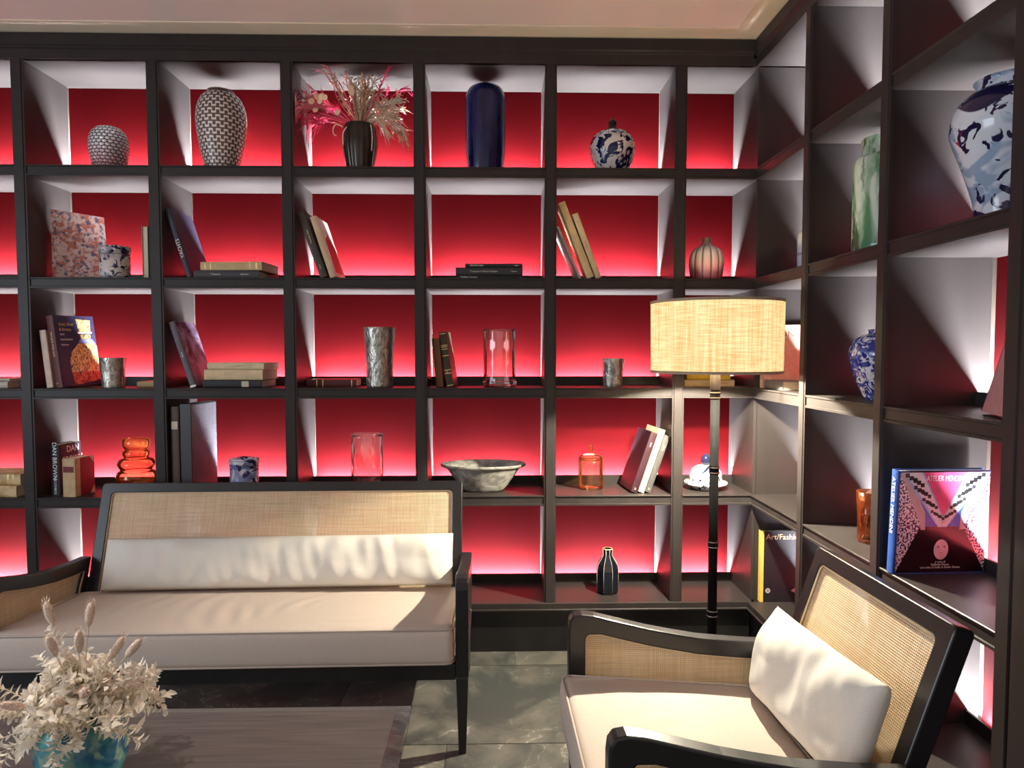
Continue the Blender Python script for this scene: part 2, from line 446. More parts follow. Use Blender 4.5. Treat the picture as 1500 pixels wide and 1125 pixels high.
# shelf cross-section: (distance behind the front plane, height below the shelf top)
sh_prof = [(0.322, 0), (0.006, 0), (0.004, -0.002), (0.004, -0.006), (0.009, -0.008), (0.009, -TH + 0.009), (0.005, -TH + 0.007), (0.005, -TH), (0.322, -TH)]
bc = thing('bookcase', 'long black-brown bookcase with glowing red back panels filling the back wall', 'bookcase', ((U[0] + XE) / 2, F, 0))
rc = thing('bookcase', 'black-brown bookcase along the right wall, running forward from the corner', 'bookcase', (XR, 2.2, 0))
def inv(o): return o.location.copy()
def part(par, name, g, m, **k):
    l = par.location; g.v = [(p[0] - l.x, p[1] - l.y, p[2] - l.z) for p in g.v]
    return ob(name, g, m, par, **k)
def led(loc, rotz, length):
    a = bpy.data.objects.new('led_light', bpy.data.lights.new('led_light', 'AREA')); col.objects.link(a)
    a.data.shape = 'RECTANGLE'; a.data.size = length; a.data.size_y = 0.015
    a.data.energy = LED_POWER * length / 0.49; a.data.color = (0.90, 0.93, 1.0)
    a.location = loc; a.rotation_euler = (PI, 0, rotz)
for i, x in enumerate(U):
    part(bc, 'upright', G().prism(up_prof, ZS[4] - 0.002, ZC, lambda p, t: (x + p[0], F + p[1], t)), LACQ)
for i in range(7):
    xa = U[i] + 0.020; xb = U[i + 1] - 0.020 if i < 6 else XE
    for r in range(5):
        z = ZS[r]
        if r < 4:
            part(bc, 'shelf', G().prism(sh_prof, xa, xb, lambda p, t: (t, F + p[0], z + p[1])), LACQ)
        top = (ZS[r - 1] - TH) if r else ZC
        part(bc, 'back_panel', G().box(xa, xb, BK, BK + 0.008, z, top), RED)
        part(bc, 'light_lip', G().box(xa, xb, BK - 0.051, BK - 0.043, z, z + 0.040), LACQ)
        part(bc, 'led_strip', G().box(xa + 0.002, xb - 0.002, BK - 0.034, BK - 0.014, z, z + 0.004), ALU)
        led(((xa + xb) / 2, BK - 0.026, z + 0.008), 0, xb - xa - 0.012)
part(bc, 'top_board', G().box(U[0] - 0.02, XE, F + 0.006, BK, ZC, ZC + 0.03), LACQ)
corn = [(0.31, 0), (0.002, 0), (0.002, 0.040), (-0.004, 0.044), (-0.004, 0.050), (-0.010, 0.055), (-0.010, ZT - ZC), (0.31, ZT - ZC)]
part(bc, 'cornice', G().prism(corn[1:7] + [(0.02, ZT - ZC), (0.02, 0)], -3.34, XR - 0.0102, lambda p, t: (t, F + p[0], ZC + p[1])), LACQ)
base_prof = [(0.322, 0), (-0.002, 0), (-0.004, -0.003), (-0.004, -0.026), (-0.008, -0.029), (-0.008, -0.034), (0.322, -0.034)]
part(bc, 'base_board', G().prism(base_prof, U[0] - 0.02, XE, lambda p, t: (t, F + p[0], ZS[4] + p[1])), LACQ)
part(bc, 'plinth', G().box(U[0] - 0.02, XE, F + 0.022, F + 0.04, 0, ZS[4] - 0.034), FRAME)
part(bc, 'end_panel', G().box(XE, XE + 0.014, YE - 0.004, BK + 0.006, ZS[4], ZC), LACQ)
part(bc, 'end_panel', G().box(-3.34, U[0] - 0.02, F + 0.02, F + 0.04, 0, ZC), LACQ)
# right run
YA = [YE] + [y - 0.020 for y in YP]           # far side of each bay
YB_ = [y + 0.020 for y in YP]
for y in YP:
    part(rc, 'upright', G().prism(up_prof, ZS[4] - 0.002, ZC, lambda p, t: (XR + p[1], y - p[0], t)), LACQ)
for i in range(3):
    ya, yb = YA[i], YB_[i]
    for r in range(5):
        z = ZS[r]
        if r < 4:
            g = G().prism(sh_prof, ya if i else F + 0.0035, yb, lambda p, t: (XR + p[0], t, z + p[1]))
            if i == 0: g.box(XE + 0.0145, XB, F + 0.0035, YE, z - TH, z)
            part(rc, 'shelf', g, LACQ)
        top = (ZS[r - 1] - TH) if r else ZC
        part(rc, 'back_panel', G().box(XB, XB + 0.008, yb, ya, z, top), RED)
        part(rc, 'light_lip', G().box(XB - 0.051, XB - 0.043, yb, ya, z, z + 0.040), LACQ)
        part(rc, 'led_strip', G().box(XB - 0.034, XB - 0.014, yb + 0.002, ya - 0.002, z, z + 0.004), ALU)
        led((XB - 0.026, (ya + yb) / 2, z + 0.008), PI / 2, ya - yb - 0.012)
part(rc, 'end_panel', G().box(XE + 0.0142, XB, YE, YE + 0.014, ZS[4] - 0.03, ZC), LACQ)
part(rc, 'top_board', G().box(XR + 0.006, XB, 1.0, F + 0.005, ZC + 0.0004, ZC + 0.03), LACQ)
part(rc, 'cornice', G().prism(corn[1:7] + [(0.02, ZT - ZC), (0.02, 0)], 0.7, F + 0.0055, lambda p, t: (XR + p[0], t, ZC + p[1])), LACQ)
part(rc, 'base_board', G().prism(base_prof, 1.0, F - 0.0085, lambda p, t: (XR + p[0], t, ZS[4] + p[1] - 0.0003)), LACQ)
part(rc, 'plinth', G().box(XR + 0.022, XR + 0.04, 1.0, F + 0.02, 0, ZS[4] - 0.035), FRAME)
ep = [(1.438, 0.008), (1.438, 0), (1.380, 0), (1.378, 0.004), (1.374, 0.004), (1.372, 0), (0.70, 0), (0.70, 0.32), (1.438, 0.32)]
part(rc, 'end_panel', G().prism([(a, b) for a, b in ep], ZS[4] - 0.03, ZC, lambda p, t: (XR + p[1], p[0], t)), LACQ)

# ------------------------------------------------------------------ seating
def rbox(sx, sy, sz, rad, n=(14, 12, 5), crown=0.0, disp=None):
    """rounded cushion block centred on x and y, standing on z=0"""
    g = G(); hx, hy, hz = sx / 2, sy / 2, sz / 2
    seen = {}; vs = []; fs = []
    def vid(p):
        k = tuple(round(q, 5) for q in p)
        if k not in seen:
            c = Vector((max(-hx + rad, min(hx - rad, p[0])), max(-hy + rad, min(hy - rad, p[1])), max(-hz + rad, min(hz - rad, p[2]))))
            d = Vector(p) - c
            q = c + d.normalized() * rad if d.length > 1e-9 else c
            u, v = q.x / hx, q.y / hy
            q.z += crown * (1 - u * u) * (1 - v * v) * (1 if q.z > 0 else 0)
            if disp: q = q + disp(q)
            seen[k] = len(vs); vs.append((q.x, q.y, q.z + hz))
        return seen[k]
    def axis(h, m):
        e = [-h, -h + rad * 0.3, -h + rad * 0.65, -h + rad]
        e += [-h + rad + (2 * h - 2 * rad) * i / m for i in range(1, m)]
        return e + [h - rad, h - rad * 0.65, h - rad * 0.3, h]
    ax, ay, az = axis(hx, n[0]), axis(hy, n[1]), axis(hz, n[2])
    def face(A, B, fn, flip):
        for i in range(len(A) - 1):
            for j in range(len(B) - 1):
                q = [vid(fn(A[i], B[j])), vid(fn(A[i + 1], B[j])), vid(fn(A[i + 1], B[j + 1])), vid(fn(A[i], B[j + 1]))]
                fs.append(q[::-1] if flip else q)
    face(ax, ay, lambda a, b: (a, b, hz), False); face(ax, ay, lambda a, b: (a, b, -hz), True)
    face(ax, az, lambda a, b: (a, -hy, b), False); face(ax, az, lambda a, b: (a, hy, b), True)
    face(ay, az, lambda a, b: (hx, a, b), False); face(ay, az, lambda a, b: (-hx, a, b), True)
    return g.add(vs, fs, True)
def pillow(L, H, T, seed, nx=60, nz=26, crease=0.012, fx=13.0, fz=3.5, ear=0.02):
    """soft scatter cushion: length along x, height along z, thickness along y, base at z=0"""
    g = G(); vs = []; fs = []
    for side in (-1, 1):
        for j in range(nz + 1):
            for i in range(nx + 1):
                u, v = -1 + 2 * i / nx, -1 + 2 * j / nz
                e = max(0, (1 - abs(u) ** 9)) ** 0.5 * max(0, (1 - abs(v) ** 3.2)) ** 0.5
                pull = 1 - ear * (1 - v * v) * 0.6
                x = u * L / 2 * pull; z = v * H / 2 * (1 - ear * 0.8 * (1 - u * u))
                w = mn.noise(Vector((x * fx + seed, z * fz + v * 0.7, seed))) + 0.5 * mn.noise(Vector((x * fx * 2.1 + z * 6, z * fz * 2, seed + 4)))
                w2 = mn.noise(Vector((x * 4 + seed, seed * 2, z * 4)))
                y = side * (T / 2 * e + (crease * w + crease * 0.8 * w2) * e * (0.45 + 0.55 * abs(v)))
                z += 0.006 * mn.noise(Vector((x * 9, seed, 0))) * (v > 0) * e
                vs.append((x, y, z + H / 2))
    n = (nx + 1) * (nz + 1)
    for s_ in (0, 1):
        for j in range(nz):
            for i in range(nx):
                q = [s_ * n + j * (nx + 1) + i, s_ * n + j * (nx + 1) + i + 1, s_ * n + (j + 1) * (nx + 1) + i + 1, s_ * n + (j + 1) * (nx + 1) + i]
                fs.append(q if s_ == 0 else q[::-1])
    g.add(vs, fs, True)
    me = g.mesh('pillow')
    import bmesh
    bm = bmesh.new(); bm.from_mesh(me); bmesh.ops.remove_doubles(bm, verts=bm.verts, dist=0.0008); bm.to_mesh(me); bm.free()
    for p in me.polygons: p.use_smooth = True
    return me
def arc(c, r, a0, a1, n=5):
    return [(c[0] + r * math.cos(math.radians(a0 + (a1 - a0) * i / n)), c[1] + r * math.sin(math.radians(a0 + (a1 - a0) * i / n))) for i in range(n + 1)]
def rrect(x0, x1, z0, z1, r, n=4):
    return arc((x0 + r, z0 + r), r, 180, 270, n) + arc((x1 - r, z0 + r), r, 270, 360, n) + arc((x1 - r, z1 - r), r, 0, 90, n) + arc((x0 + r, z1 - r), r, 90, 180, n)
# the arm's outline in (depth behind the front, height); seat furniture shares it
def arm_top(y):
    pts = [(0.0, 0.590), (0.06, 0.586), (0.14, 0.565), (0.24, 0.540), (0.36, 0.518), (0.48, 0.505), (0.64, 0.497)]
    for (a, za), (b, zb) in zip(pts, pts[1:]):
        if y <= b:
            t = (y - a) / (b - a); return za + (zb - za) * t
    return pts[-1][1]
BX0, BZ0, BL, BT = 0.525, 0.285, 0.516, 0.044      # backrest: foot of its front face, length, thickness
BA = math.atan2(0.167, 0.487)                        # lean
def seating(name, label, cat, W, mtx):
    t = thing(name, label, cat, mtx=mtx)
    # arms
    ys = [0.035, 0.07, 0.11, 0.16, 0.22, 0.29, 0.36, 0.43, 0.5, 0.555, 0.592]
    outer = [(0.0, 0.257), (0.0, 0.40), (0.0, 0.545), (0.003, 0.570), (0.013, 0.584)] + [(y, arm_top(y)) for y in ys] + [(0.560, 0.40), (0.530, 0.257)]
    ysi = [0.066, 0.09, 0.125, 0.17, 0.225, 0.29, 0.36, 0.43, 0.49, 0.53, 0.552]
    inner = [(0.047, 0.302), (0.047, 0.40), (0.047, 0.508), (0.049, 0.522), (0.056, 0.531)] + [(y, arm_top(y) - 0.048 - (0.006 if k == 0 else 0)) for k, y in enumerate(ysi)] + [(0.520, 0.40), (0.485, 0.302)]
    for xa in (0.0, W - 0.042):
        ob('arm_frame', G().ring(outer, inner, xa, xa + 0.042, lambda p, q: (q, p[0], p[1])), FRAME, t, bevel=0.005)
        # caning, drawn in its own x-z plane and turned to lie along the arm
        ob('arm_caning', G().prism(inner, -0.002, 0.002, lambda p, q: (p[0], q, p[1])), CANE, t, loc=(xa + 0.021, 0, 0), rot=(0, 0, PI / 2))
        cc = 'arm_beading'
        ob(cc, G().tube([(xa + (0.036 if xa == 0 else 0.006), p[0], p[1]) for p in inner[:-1] + [inner[-1], inner[0]]], 0.0028, 6), CANEROD, t)
        # front leg, tapering to the floor
        g = G(); a = [(xa + 0.001, 0.001), (xa + 0.041, 0.001), (xa + 0.041, 0.046), (xa + 0.001, 0.046)]
        b = [(xa + 0.009, 0.010), (xa + 0.033, 0.010), (xa + 0.033, 0.036), (xa + 0.009, 0.036)]
        g.add([(p[0], p[1], 0.258) for p in a] + [(p[0], p[1], 0.0) for p in b], [(0, 1, 2, 3), (7, 6, 5, 4)] + [(i, 4 + i, 4 + (i + 1) % 4, (i + 1) % 4) for i in range(4)])
        ob('leg', g, FRAME, t, bevel=0.003)
        g = G(); a = [(xa + 0.001, 0.50), (xa + 0.041, 0.50), (xa + 0.041, 0.555), (xa + 0.001, 0.555)]
        b = [(xa + 0.009, 0.600), (xa + 0.033, 0.600), (xa + 0.033, 0.628), (xa + 0.009, 0.628)]
        g.add([(p[0], p[1], 0.280) for p in a] + [(p[0], p[1], 0.0) for p in b], [(0, 1, 2, 3), (7, 6, 5, 4)] + [(i, 4 + i, 4 + (i + 1) % 4, (i + 1) % 4) for i in range(4)])
        ob('leg', g, FRAME, t, bevel=0.003)
    # seat frame
    g = G().ring([(0.042, 0.004), (W - 0.042, 0.004), (W - 0.042, 0.54), (0.042, 0.54)], [(0.09, 0.04), (W - 0.09, 0.04), (W - 0.09, 0.50), (0.09, 0.50)], 0.250, 0.302, lambda p, q: (p[0], p[1], q))
    ob('seat_frame', g, FRAME, t, bevel=0.003)
    g = G()
    k = int((W - 0.2) / 0.12)
    for i in range(k + 1):
        x = 0.1 + (W - 0.2) * i / k
        g.box(x - 0.02, x + 0.02, 0.03, 0.51, 0.285, 0.300)
    ob('seat_webbing', g, FRAME, t)
    # backrest, built upright and leaned back
    bm = Matrix.Translation((0, BX0, BZ0)) @ Matrix.Rotation(-BA, 4, 'X')
    o_ = rrect(0.040, W - 0.040, 0.0, BL, 0.014, 4); i_ = rrect(0.082, W - 0.082, 0.045, BL - 0.040, 0.016, 4)
    ob('backrest_frame', G().ring(o_, i_, 0.0, BT, lambda p, q: (p[0], q, p[1])), FRAME, t, mtx=bm, bevel=0.004)
    ob('backrest_caning', G().prism(i_, 0.010, 0.014, lambda p, q: (p[0], q, p[1])), CANE, t, mtx=bm)
    ob('backrest_beading', G().tube([(p[0], 0.006, p[1]) for p in i_ + i_[:1]], 0.003, 6), CANEROD, t, mtx=bm)
    return t
CANEROD = M('cane_binding', (0.72, 0.55, 0.36), 0.6)
def seat_cushion(label, W, mtx, seed, yb=0.515, yf=-0.012):
    t = thing('seat_cushion', label, 'cushion', mtx=mtx)
    sx = W - 0.092; sy = yb - yf; sz = 0.122
    def disp(q):
        u, v = q.x / (sx / 2), q.y / (sy / 2)
        z = 0.0
        if q.z > 0:
            r = math.hypot((q.x - (0.05 if W < 1 else 0.42)) * 1.0, (q.y + 0.02) * 1.3)
            w = math.sin(r * 75 + 2.5 * mn.noise(Vector((q.x * 5, q.y * 5, seed)))) * max(0, mn.noise(Vector((q.x * 4 + 1, q.y * 4, seed + 3))) + 0.12)
            z = 0.0050 * w * (1 - abs(u) ** 6) * (1 - abs(v) ** 6) - 0.042 * (v + 1) / 2
        else:
            z = -0.0 * v
        return Vector((0.004 * math.sin(v * 3) * (abs(u) > 0.97), -0.006 * (1 - (q.z / 0.061) ** 2) * (v < -0.95), z))
    n = (70, 44, 4) if W < 1 else (120, 44, 4)
    c = Matrix.Translation((W / 2, (yb + yf) / 2, 0.304))
    ob('cover', rbox(sx, sy, sz, 0.022, n, 0.012, disp), FABRIC, t, mtx=c)
    for zz in (0.118, 0.006):
        r = rrect(-sx / 2 + 0.002, sx / 2 - 0.002, -sy / 2 + 0.001, sy / 2 - 0.004, 0.028, 6)
        pts = [(p[0], p[1], zz - (0.042 * (p[1] / (sy / 2) + 1) / 2 if zz > 0.05 else 0)) for p in r]
        ob('piping', G().tube(pts + pts[:1], 0.0035, 6), PIPE, t, mtx=c)
    return t
SW = 1.550
sm = Matrix.Translation((-1.638, 2.185, 0)) @ Matrix.Rotation(math.radians(0.9), 4, 'Z')
seating('sofa', 'two-seat black wooden sofa with woven cane back and arms, before the red shelves', 'sofa', SW, sm)
seat_cushion('long beige seat cushion with piped edges on the sofa', SW, sm, 2.0)
pm = Matrix.Translation((-0.838, 2.662, 0.405)) @ Matrix.Rotation(math.radians(-0.6), 4, 'Y') @ Matrix.Rotation(-0.34, 4, 'X')
o = ob('bolster_pillow', pillow(1.345, 0.195, 0.105, 3.1, 170, 28, 0.020, 11, 3.2, 0.006), PFAB, None, 'long ivory lumbar pillow leaning on the cane back of the sofa', 'pillow', mtx=pm)
CW = 0.651
cm = Matrix.Translation((0.200, 1.923, 0)) @ Matrix.Rotation(math.radians(-89.0), 4, 'Z')
seating('armchair', 'black wooden armchair with woven cane back and arms, beside the floor lamp', 'armchair', CW, cm)
seat_cushion('square beige seat cushion with piped edges on the armchair', CW, cm, 5.0, 0.515, -0.022)
pm = cm @ Matrix.Translation((CW / 2 + 0.004, 0.500, 0.402)) @ Matrix.Rotation(math.radians(-3.5), 4, 'Y') @ Matrix.Rotation(-0.34, 4, 'X')
ob('square_pillow', pillow(0.535, 0.235, 0.105, 8.3, 80, 40, 0.024, 10, 3.0, 0.05), PFAB, None, 'plump ivory pillow leaning on the cane back of the armchair', 'pillow', mtx=pm)

# ------------------------------------------------------------------ coffee table
WOOD = M('dark_oak_veneer', (0.070, 0.055, 0.054), 0.42, 0, 0.4, 0.25, 6, 0.12, 0, (1, 22, 6))
EDGE = M('polished_dark_edge', (0.050, 0.044, 0.046), 0.10, 0, 0.6, 0.4, 5, 0.0, 0.4, (2, 14, 14))
tx0, tx1, ty0, ty1, tz = -1.72, -0.218, 0.98, 1.778, 0.400
ct = thing('coffee_table', 'low dark wooden coffee table with polished rim in front of the sofa', 'table', ((tx0 + tx1) / 2, (ty0 + ty1) / 2, 0))
part(ct, 'table_top', G().box(tx0 + 0.036, tx1 - 0.036, ty0 + 0.036, ty1 - 0.036, tz - 0.03, tz), WOOD)
def rc4(a): return [(tx0 + a, ty0 + a), (tx1 - a, ty0 + a), (tx1 - a, ty1 - a), (tx0 + a, ty1 - a)]
g = G()
for (a, za), (b, zb) in (((0.036, tz), (0.002, tz - 0.008)), ((0.002, tz - 0.008), (0.002, tz - 0.014)), ((0.002, tz - 0.014), (0.010, tz - 0.018)), ((0.010, tz - 0.018), (0.010, tz - 0.055)), ((0.010, tz - 0.055), (0.036, tz - 0.055)), ((0.036, tz - 0.055), (0.036, tz))):
    A, B = rc4(a), rc4(b)
    for i in range(4):
        j = (i + 1) % 4
        g.add([(*A[i], za), (*B[i], zb), (*B[j], zb), (*A[j], za)], [(0, 1, 2, 3)])
part(ct, 'bevelled_edge', g, EDGE)
for xa in (tx0 + 0.10, tx1 - 0.20):
    for ya in (ty0 + 0.08, ty1 - 0.18):
        part(ct, 'leg', G().box(xa, xa + 0.10, ya, ya + 0.10, 0, tz - 0.055), WOOD)
part(ct, 'underframe', G().box(tx0 + 0.06, tx1 - 0.06, ty0 + 0.06, ty1 - 0.06, tz - 0.075, tz - 0.031), WOOD)

# recessed ceiling downlight over the left end of the coffee table
dl = thing('ceiling_downlight', 'small round recessed downlight in the ceiling over the coffee table', 'ceiling light', (-1.50, 1.30, ZT + 0.008))
ob('trim_ring', G().lathe([(0.036, 0.0), (0.048, 0.0), (0.048, -0.004), (0.036, -0.006), (0.036, 0.0)], 32), M('downlight_white', (0.8, 0.8, 0.8), 0.4), dl)
ob('lens', G().lathe([(0.0, -0.001), (0.0355, -0.001), (0.0355, -0.0002), (0.0, -0.0002)], 24), emit('downlight_lens', (1.0, 0.86, 0.68), 6.0), dl)
ds = bpy.data.objects.new('downlight_beam', bpy.data.lights.new('downlight_beam', 'SPOT')); col.objects.link(ds)
ds.location = (-1.50, 1.30, ZT - 0.006); ds.data.energy = 110; ds.data.color = (1.0, 0.90, 0.76); ds.data.spot_size = math.radians(42); ds.data.spot_blend = 0.45; ds.data.shadow_soft_size = 0.03
ds.rotation_euler = (0, math.radians(-13), 0)

# ------------------------------------------------------------------ floor lamp
LX, LY = 0.808, 2.55
METAL = M('dark_bronze_metal', (0.006, 0.006, 0.006), 0.7, 0.0, 0.06, 0.15, 30)
STEEL = M('satin_steel', (0.55, 0.53, 0.5), 0.3, 1.0)
lp = thing('floor_lamp', 'black floor lamp with a glowing linen drum shade in the corner', 'lamp', (LX, LY, 0))
ob('base', G().lathe([(0.0, 0.0), (0.150, 0.0), (0.152, 0.006), (0.150, 0.016), (0.142, 0.022), (0.03, 0.026), (0.022, 0.045), (0.0, 0.045)], 48), METAL, lp)
ob('pole', G().lathe([(0.0, 0.03), (0.0165, 0.03), (0.0165, 1.175), (0.0, 1.175)], 20), METAL, lp)
for z in (0.335, 0.595, 0.873, 1.150):
    c = ob('collar', G().lathe([(0.0165, z - 0.016), (0.0195, z - 0.012), (0.0195, z - 0.007), (0.018, z - 0.005), (0.018, z + 0.005), (0.0195, z + 0.007), (0.0195, z + 0.012), (0.0165, z + 0.016)], 20), METAL, lp)
    for q in (-0.0095, 0.0095):
        ob('steel_ring', G().lathe([(0.0190, z + q - 0.0022), (0.0208, z + q), (0.0190, z + q + 0.0022)], 20), STEEL, c)
ob('socket', G().lathe([(0.0, 1.170), (0.0185, 1.170), (0.0185, 1.262), (0.013, 1.268), (0.013, 1.290), (0.0, 1.290)], 20), M('socket_grey', (0.20, 0.19, 0.17), 0.4, 0.5), lp)
ob('bulb', G().lathe([(0.0, 1.288), (0.012, 1.290), (0.014, 1.303), (0.027, 1.322), (0.031, 1.336), (0.027, 1.352), (0.014, 1.363), (0.0, 1.366)], 14), glass('clear_bulb_glass', (1, 1, 1), 0.1, 0.1), lp)
pl = bpy.data.objects.new('bulb_light', bpy.data.lights.new('bulb_light', 'POINT')); col.objects.link(pl)
pl.location = (LX, LY, 1.334); pl.data.energy = BULB; pl.data.shadow_soft_size = 0.016; pl.data.color = (1.0, 0.93, 0.74)
R1, R2, za, zb = 0.2335, 0.2365, 1.236, 1.488
sh = ob('shade', G().lathe([(R1, za), (R2, zb), (R2 - 0.003, zb), (R1 - 0.003, za), (R1, za)], 72), SHADE, lp)
SR = M('shade_rim_tape', (0.42, 0.33, 0.22), 0.8)
for z, r in ((za, R1), (zb, R2)):
    ob('shade_rim', G().lathe([(r + 0.0018, z - 0.004), (r + 0.0018, z + 0.006), (r - 0.005, z + 0.006), (r - 0.005, z - 0.004), (r + 0.0018, z - 0.004)], 72), SR, sh)
g = G()
for k in range(3):
    a = 2 * PI * k / 3 + 0.4
    g.tube([(0.012 * math.cos(a), 0.012 * math.sin(a), 1.270), (R1 * math.cos(a), R1 * math.sin(a), za + 0.004)], 0.0025, 6)
dm, nt_, b_ = mat('added_uplight_filter')
tr_ = nd(nt_, 'ShaderNodeBsdfTransparent'); tr_.inputs[0].default_value = (0.40, 0.38, 0.33, 1)
mx_ = nd(nt_, 'ShaderNodeMixShader'); mx_.inputs[0].default_value = 0.5
b_.inputs['Base Color'].default_value = (0.8, 0.78, 0.72, 1)
nt_.links.new(tr_.outputs[0], mx_.inputs[1]); nt_.links.new(b_.outputs[0], mx_.inputs[2]); nt_.links.new(mx_.outputs[0], nt_.nodes['Material Output'].inputs[0])
ob('added_uplight_disc', G().lathe([(0.0, zb - 0.016), (R2 - 0.006, zb - 0.016), (R2 - 0.006, zb - 0.013), (0.0, zb - 0.013)], 48), dm, sh)  # unseen disc, added inside the shade to cut the bulb's upward light
ob('shade_spider', g, STEEL, lp)
# ------------------------------------------------------------------ books
COV = {}
def cm_(c, rough=0.5):
    k = 'cloth_%02x%02x%02x' % tuple(int(max(0, min(1, x)) ** 0.4545 * 255) for x in c)
    if k not in COV: COV[k] = M('book_' + k, c, rough, 0, 0.4, 0.12, 40, 0.04)
    return COV[k]
def book(label, t, w, h, c, at, z, rot=(0, 0, 0), lay=False, spine=None, sc=None, ss=0.012, flip=False, group=None, pages=None, texts=(), bands=(), name='book', order='ZYX', spos=0.5, cover_m=None):
    """t thick, w deep (spine towards -y), h tall.  at = (x, y) of the spine's lower left edge; dropped onto height z"""
    R = Matrix.Rotation(math.radians(rot[2]), 4, 'Z') @ Matrix.Rotation(math.radians(rot[1]), 4, 'Y') @ Matrix.Rotation(math.radians(rot[0]), 4, 'X')
    if order == 'YZ':
        R = Matrix.Rotation(math.radians(rot[1]), 4, 'Y') @ Matrix.Rotation(math.radians(rot[2]), 4, 'Z')
    if lay: R = R @ Matrix.Rotation(PI / 2, 4, 'Y')
    lo = min((R @ Vector((a, b, d))).z for a in (0, t) for b in (0, w) for d in (0, h))
    mtx = Matrix.Translation((at[0], at[1], z - lo + 0.0004)) @ R
    T = thing(name, label, 'book', group=group, mtx=mtx)
    cv = cover_m or cm_(c); b = 0.0026
    g = G().box(0, b, 0, w, 0, h).box(t - b, t, 0, w, 0, h)
    n = 6   # rounded spine
    sp = [(t * (0.5 - 0.5 * math.cos(PI * i / n)), -0.0035 * math.sin(PI * i / n)) for i in range(n + 1)]
    g.prism(sp + [(t, 0.003), (0, 0.003)], 0, h, lambda p, q: (p[0], p[1], q))
    ob('cover', g, cv, T)
    ob('page_block', G().box(b, t - b, 0.0031, w - 0.004, 0.003, h - 0.003), pages or PAGES, T)
    for (za_, zb_, bm_) in bands:
        ob('spine_band', G().prism([(p[0], p[1] - 0.0007) for p in sp] + [(t, 0.0), (0, 0.0)], za_ * h, zb_ * h, lambda p, q: (p[0], p[1], q)), bm_, T)
    if spine:
        for k, (txt, f, size) in enumerate(spine if isinstance(spine, (list, tuple)) else [(spine, spos, ss)]):
            me = text_mesh(txt, size)
            ob('title', me, sc or WHITE, T, mtx=basis((t / 2, -0.0042, f * h), (0, 0, -1) if flip else (0, 0, 1), (1, 0, 0) if flip else (-1, 0, 0)))
    for (txt, u, v, size, m_) in texts:
        ob('title', text_mesh(txt, size), m_, T, mtx=basis((t + 0.0005, u * w, v * h), (0, 1, 0), (0, 0, 1)))
    return T
def print_poly(T, t, pts, m_, lift=0.0004, name='print_shape'):
    """flat print on the front cover, points in metres (across, up)"""
    return ob(name, G().prism(pts, t + lift - 0.0003, t + lift, lambda p, q: (q, p[0], p[1])), m_, T)
CREAM = (0.66, 0.52, 0.33); DARK = (0.022, 0.018, 0.020); INK = (0.012, 0.012, 0.016)
z1, z2, z3, z4, z5 = ZS
# second row from the top -------------------------------------------------
# paisley paperback with a softly bent cover, spine lettering 'palma'
pais = two_glaze('paisley_print', (0.55, 0.16, 0.10), (0.72, 0.52, 0.48), 34, 0.42, 0.55, 0.45, (0.12, 0.10, 0.18))
Tm = Matrix.Translation((-1.934, 3.120, z2 + 0.001)) @ Matrix.Rotation(math.radians(-62), 4, 'Z')
T = thing('paperback', 'tall paperback with a red and mauve paisley cover, bent open beside a small lidded jar', 'book', mtx=Tm)
def bent(off, hh=0.305, w_=0.215, n=12):
    return lambda i, z: (off - 0.030 * (i / n) ** 2 * (z / hh) + 0.020 * (i / n) ** 2, w_ * i / n * (0.93 + 0.07 * (1 - z / hh)), z * (1 - 0.055 * (i / n)))
def bent_sheet(off0, off1, hh=0.305, n=12, m_=8):
    g = G(); A, B = bent(off0, hh), bent(off1, hh); vs = []; fs = []
    for fn in (A, B):
        for j in range(m_ + 1):
            for i in range(n + 1): vs.append(fn(i, hh * j / m_))
    N = (n + 1) * (m_ + 1)
    for j in range(m_):
        for i in range(n):
            a = j * (n + 1) + i
            fs += [(a, a + n + 1, a + n + 2, a + 1), (N + a, N + a + 1, N + a + n + 2, N + a + n + 1)]
    for i in range(n):
        fs += [(i, i + 1, N + i + 1, N + i), (m_ * (n + 1) + i, N + m_ * (n + 1) + i, N + m_ * (n + 1) + i + 1, m_ * (n + 1) + i + 1)]
    for j in range(m_):
        a = j * (n + 1); fs += [(a, N + a, N + a + n + 1, a + n + 1)]
        a += n; fs += [(a, a + n + 1, N + a + n + 1, N + a)]
    return g.add(vs, fs, False)
ob('cover', bent_sheet(0.016, 0.0175), pais, T); ob('page_block', bent_sheet(0.0015, 0.0158), PAGES, T); ob('cover', bent_sheet(0.0, 0.0013), pais, T)
ob('title', text_mesh('palma', 0.036), WHITE, T, mtx=basis((0.0178, 0.022, 0.15), (0, 0, -1), (0, 1, 0)))
book('cream-paged book standing against the upright to the right of the lidded jar', 0.026, 0.15, 0.232, (0.30, 0.22, 0.12), (-1.505, 3.24), z2, (0, 0, 180), flip=True)
book('slim black book behind the cream-paged book', 0.02, 0.15, 0.262, INK, (-1.480, 3.24), z2, (0, 0, 180))
book('black yacht book with white spine title leaning against the upright', 0.022, 0.205, 0.300, (0.030, 0.024, 0.045), (-1.303, 3.005), z2, (0, -17, -1), spine='YACHTS', ss=0.022, spos=0.42)
book('flat charcoal book under a tan leather book beside the leaning yacht book', 0.032, 0.20, 0.275, (0.045, 0.040, 0.045), (-1.276, 3.006), z2, (0, 0, 0), True, spine=[('Treasures', 0.34, 0.010), ('Splendori', 0.78, 0.009)])
book('flat tan leather book with gilt spine lying on a charcoal book', 0.036, 0.19, 0.265, (0.52, 0.37, 0.17), (-1.252, 3.02), z2 + 0.0334, (0, 0, -4), True, bands=((0.07, 0.085, GOLDP), (0.16, 0.175, GOLDP), (0.8, 0.815, GOLDP), (0.9, 0.93, GOLDP)))
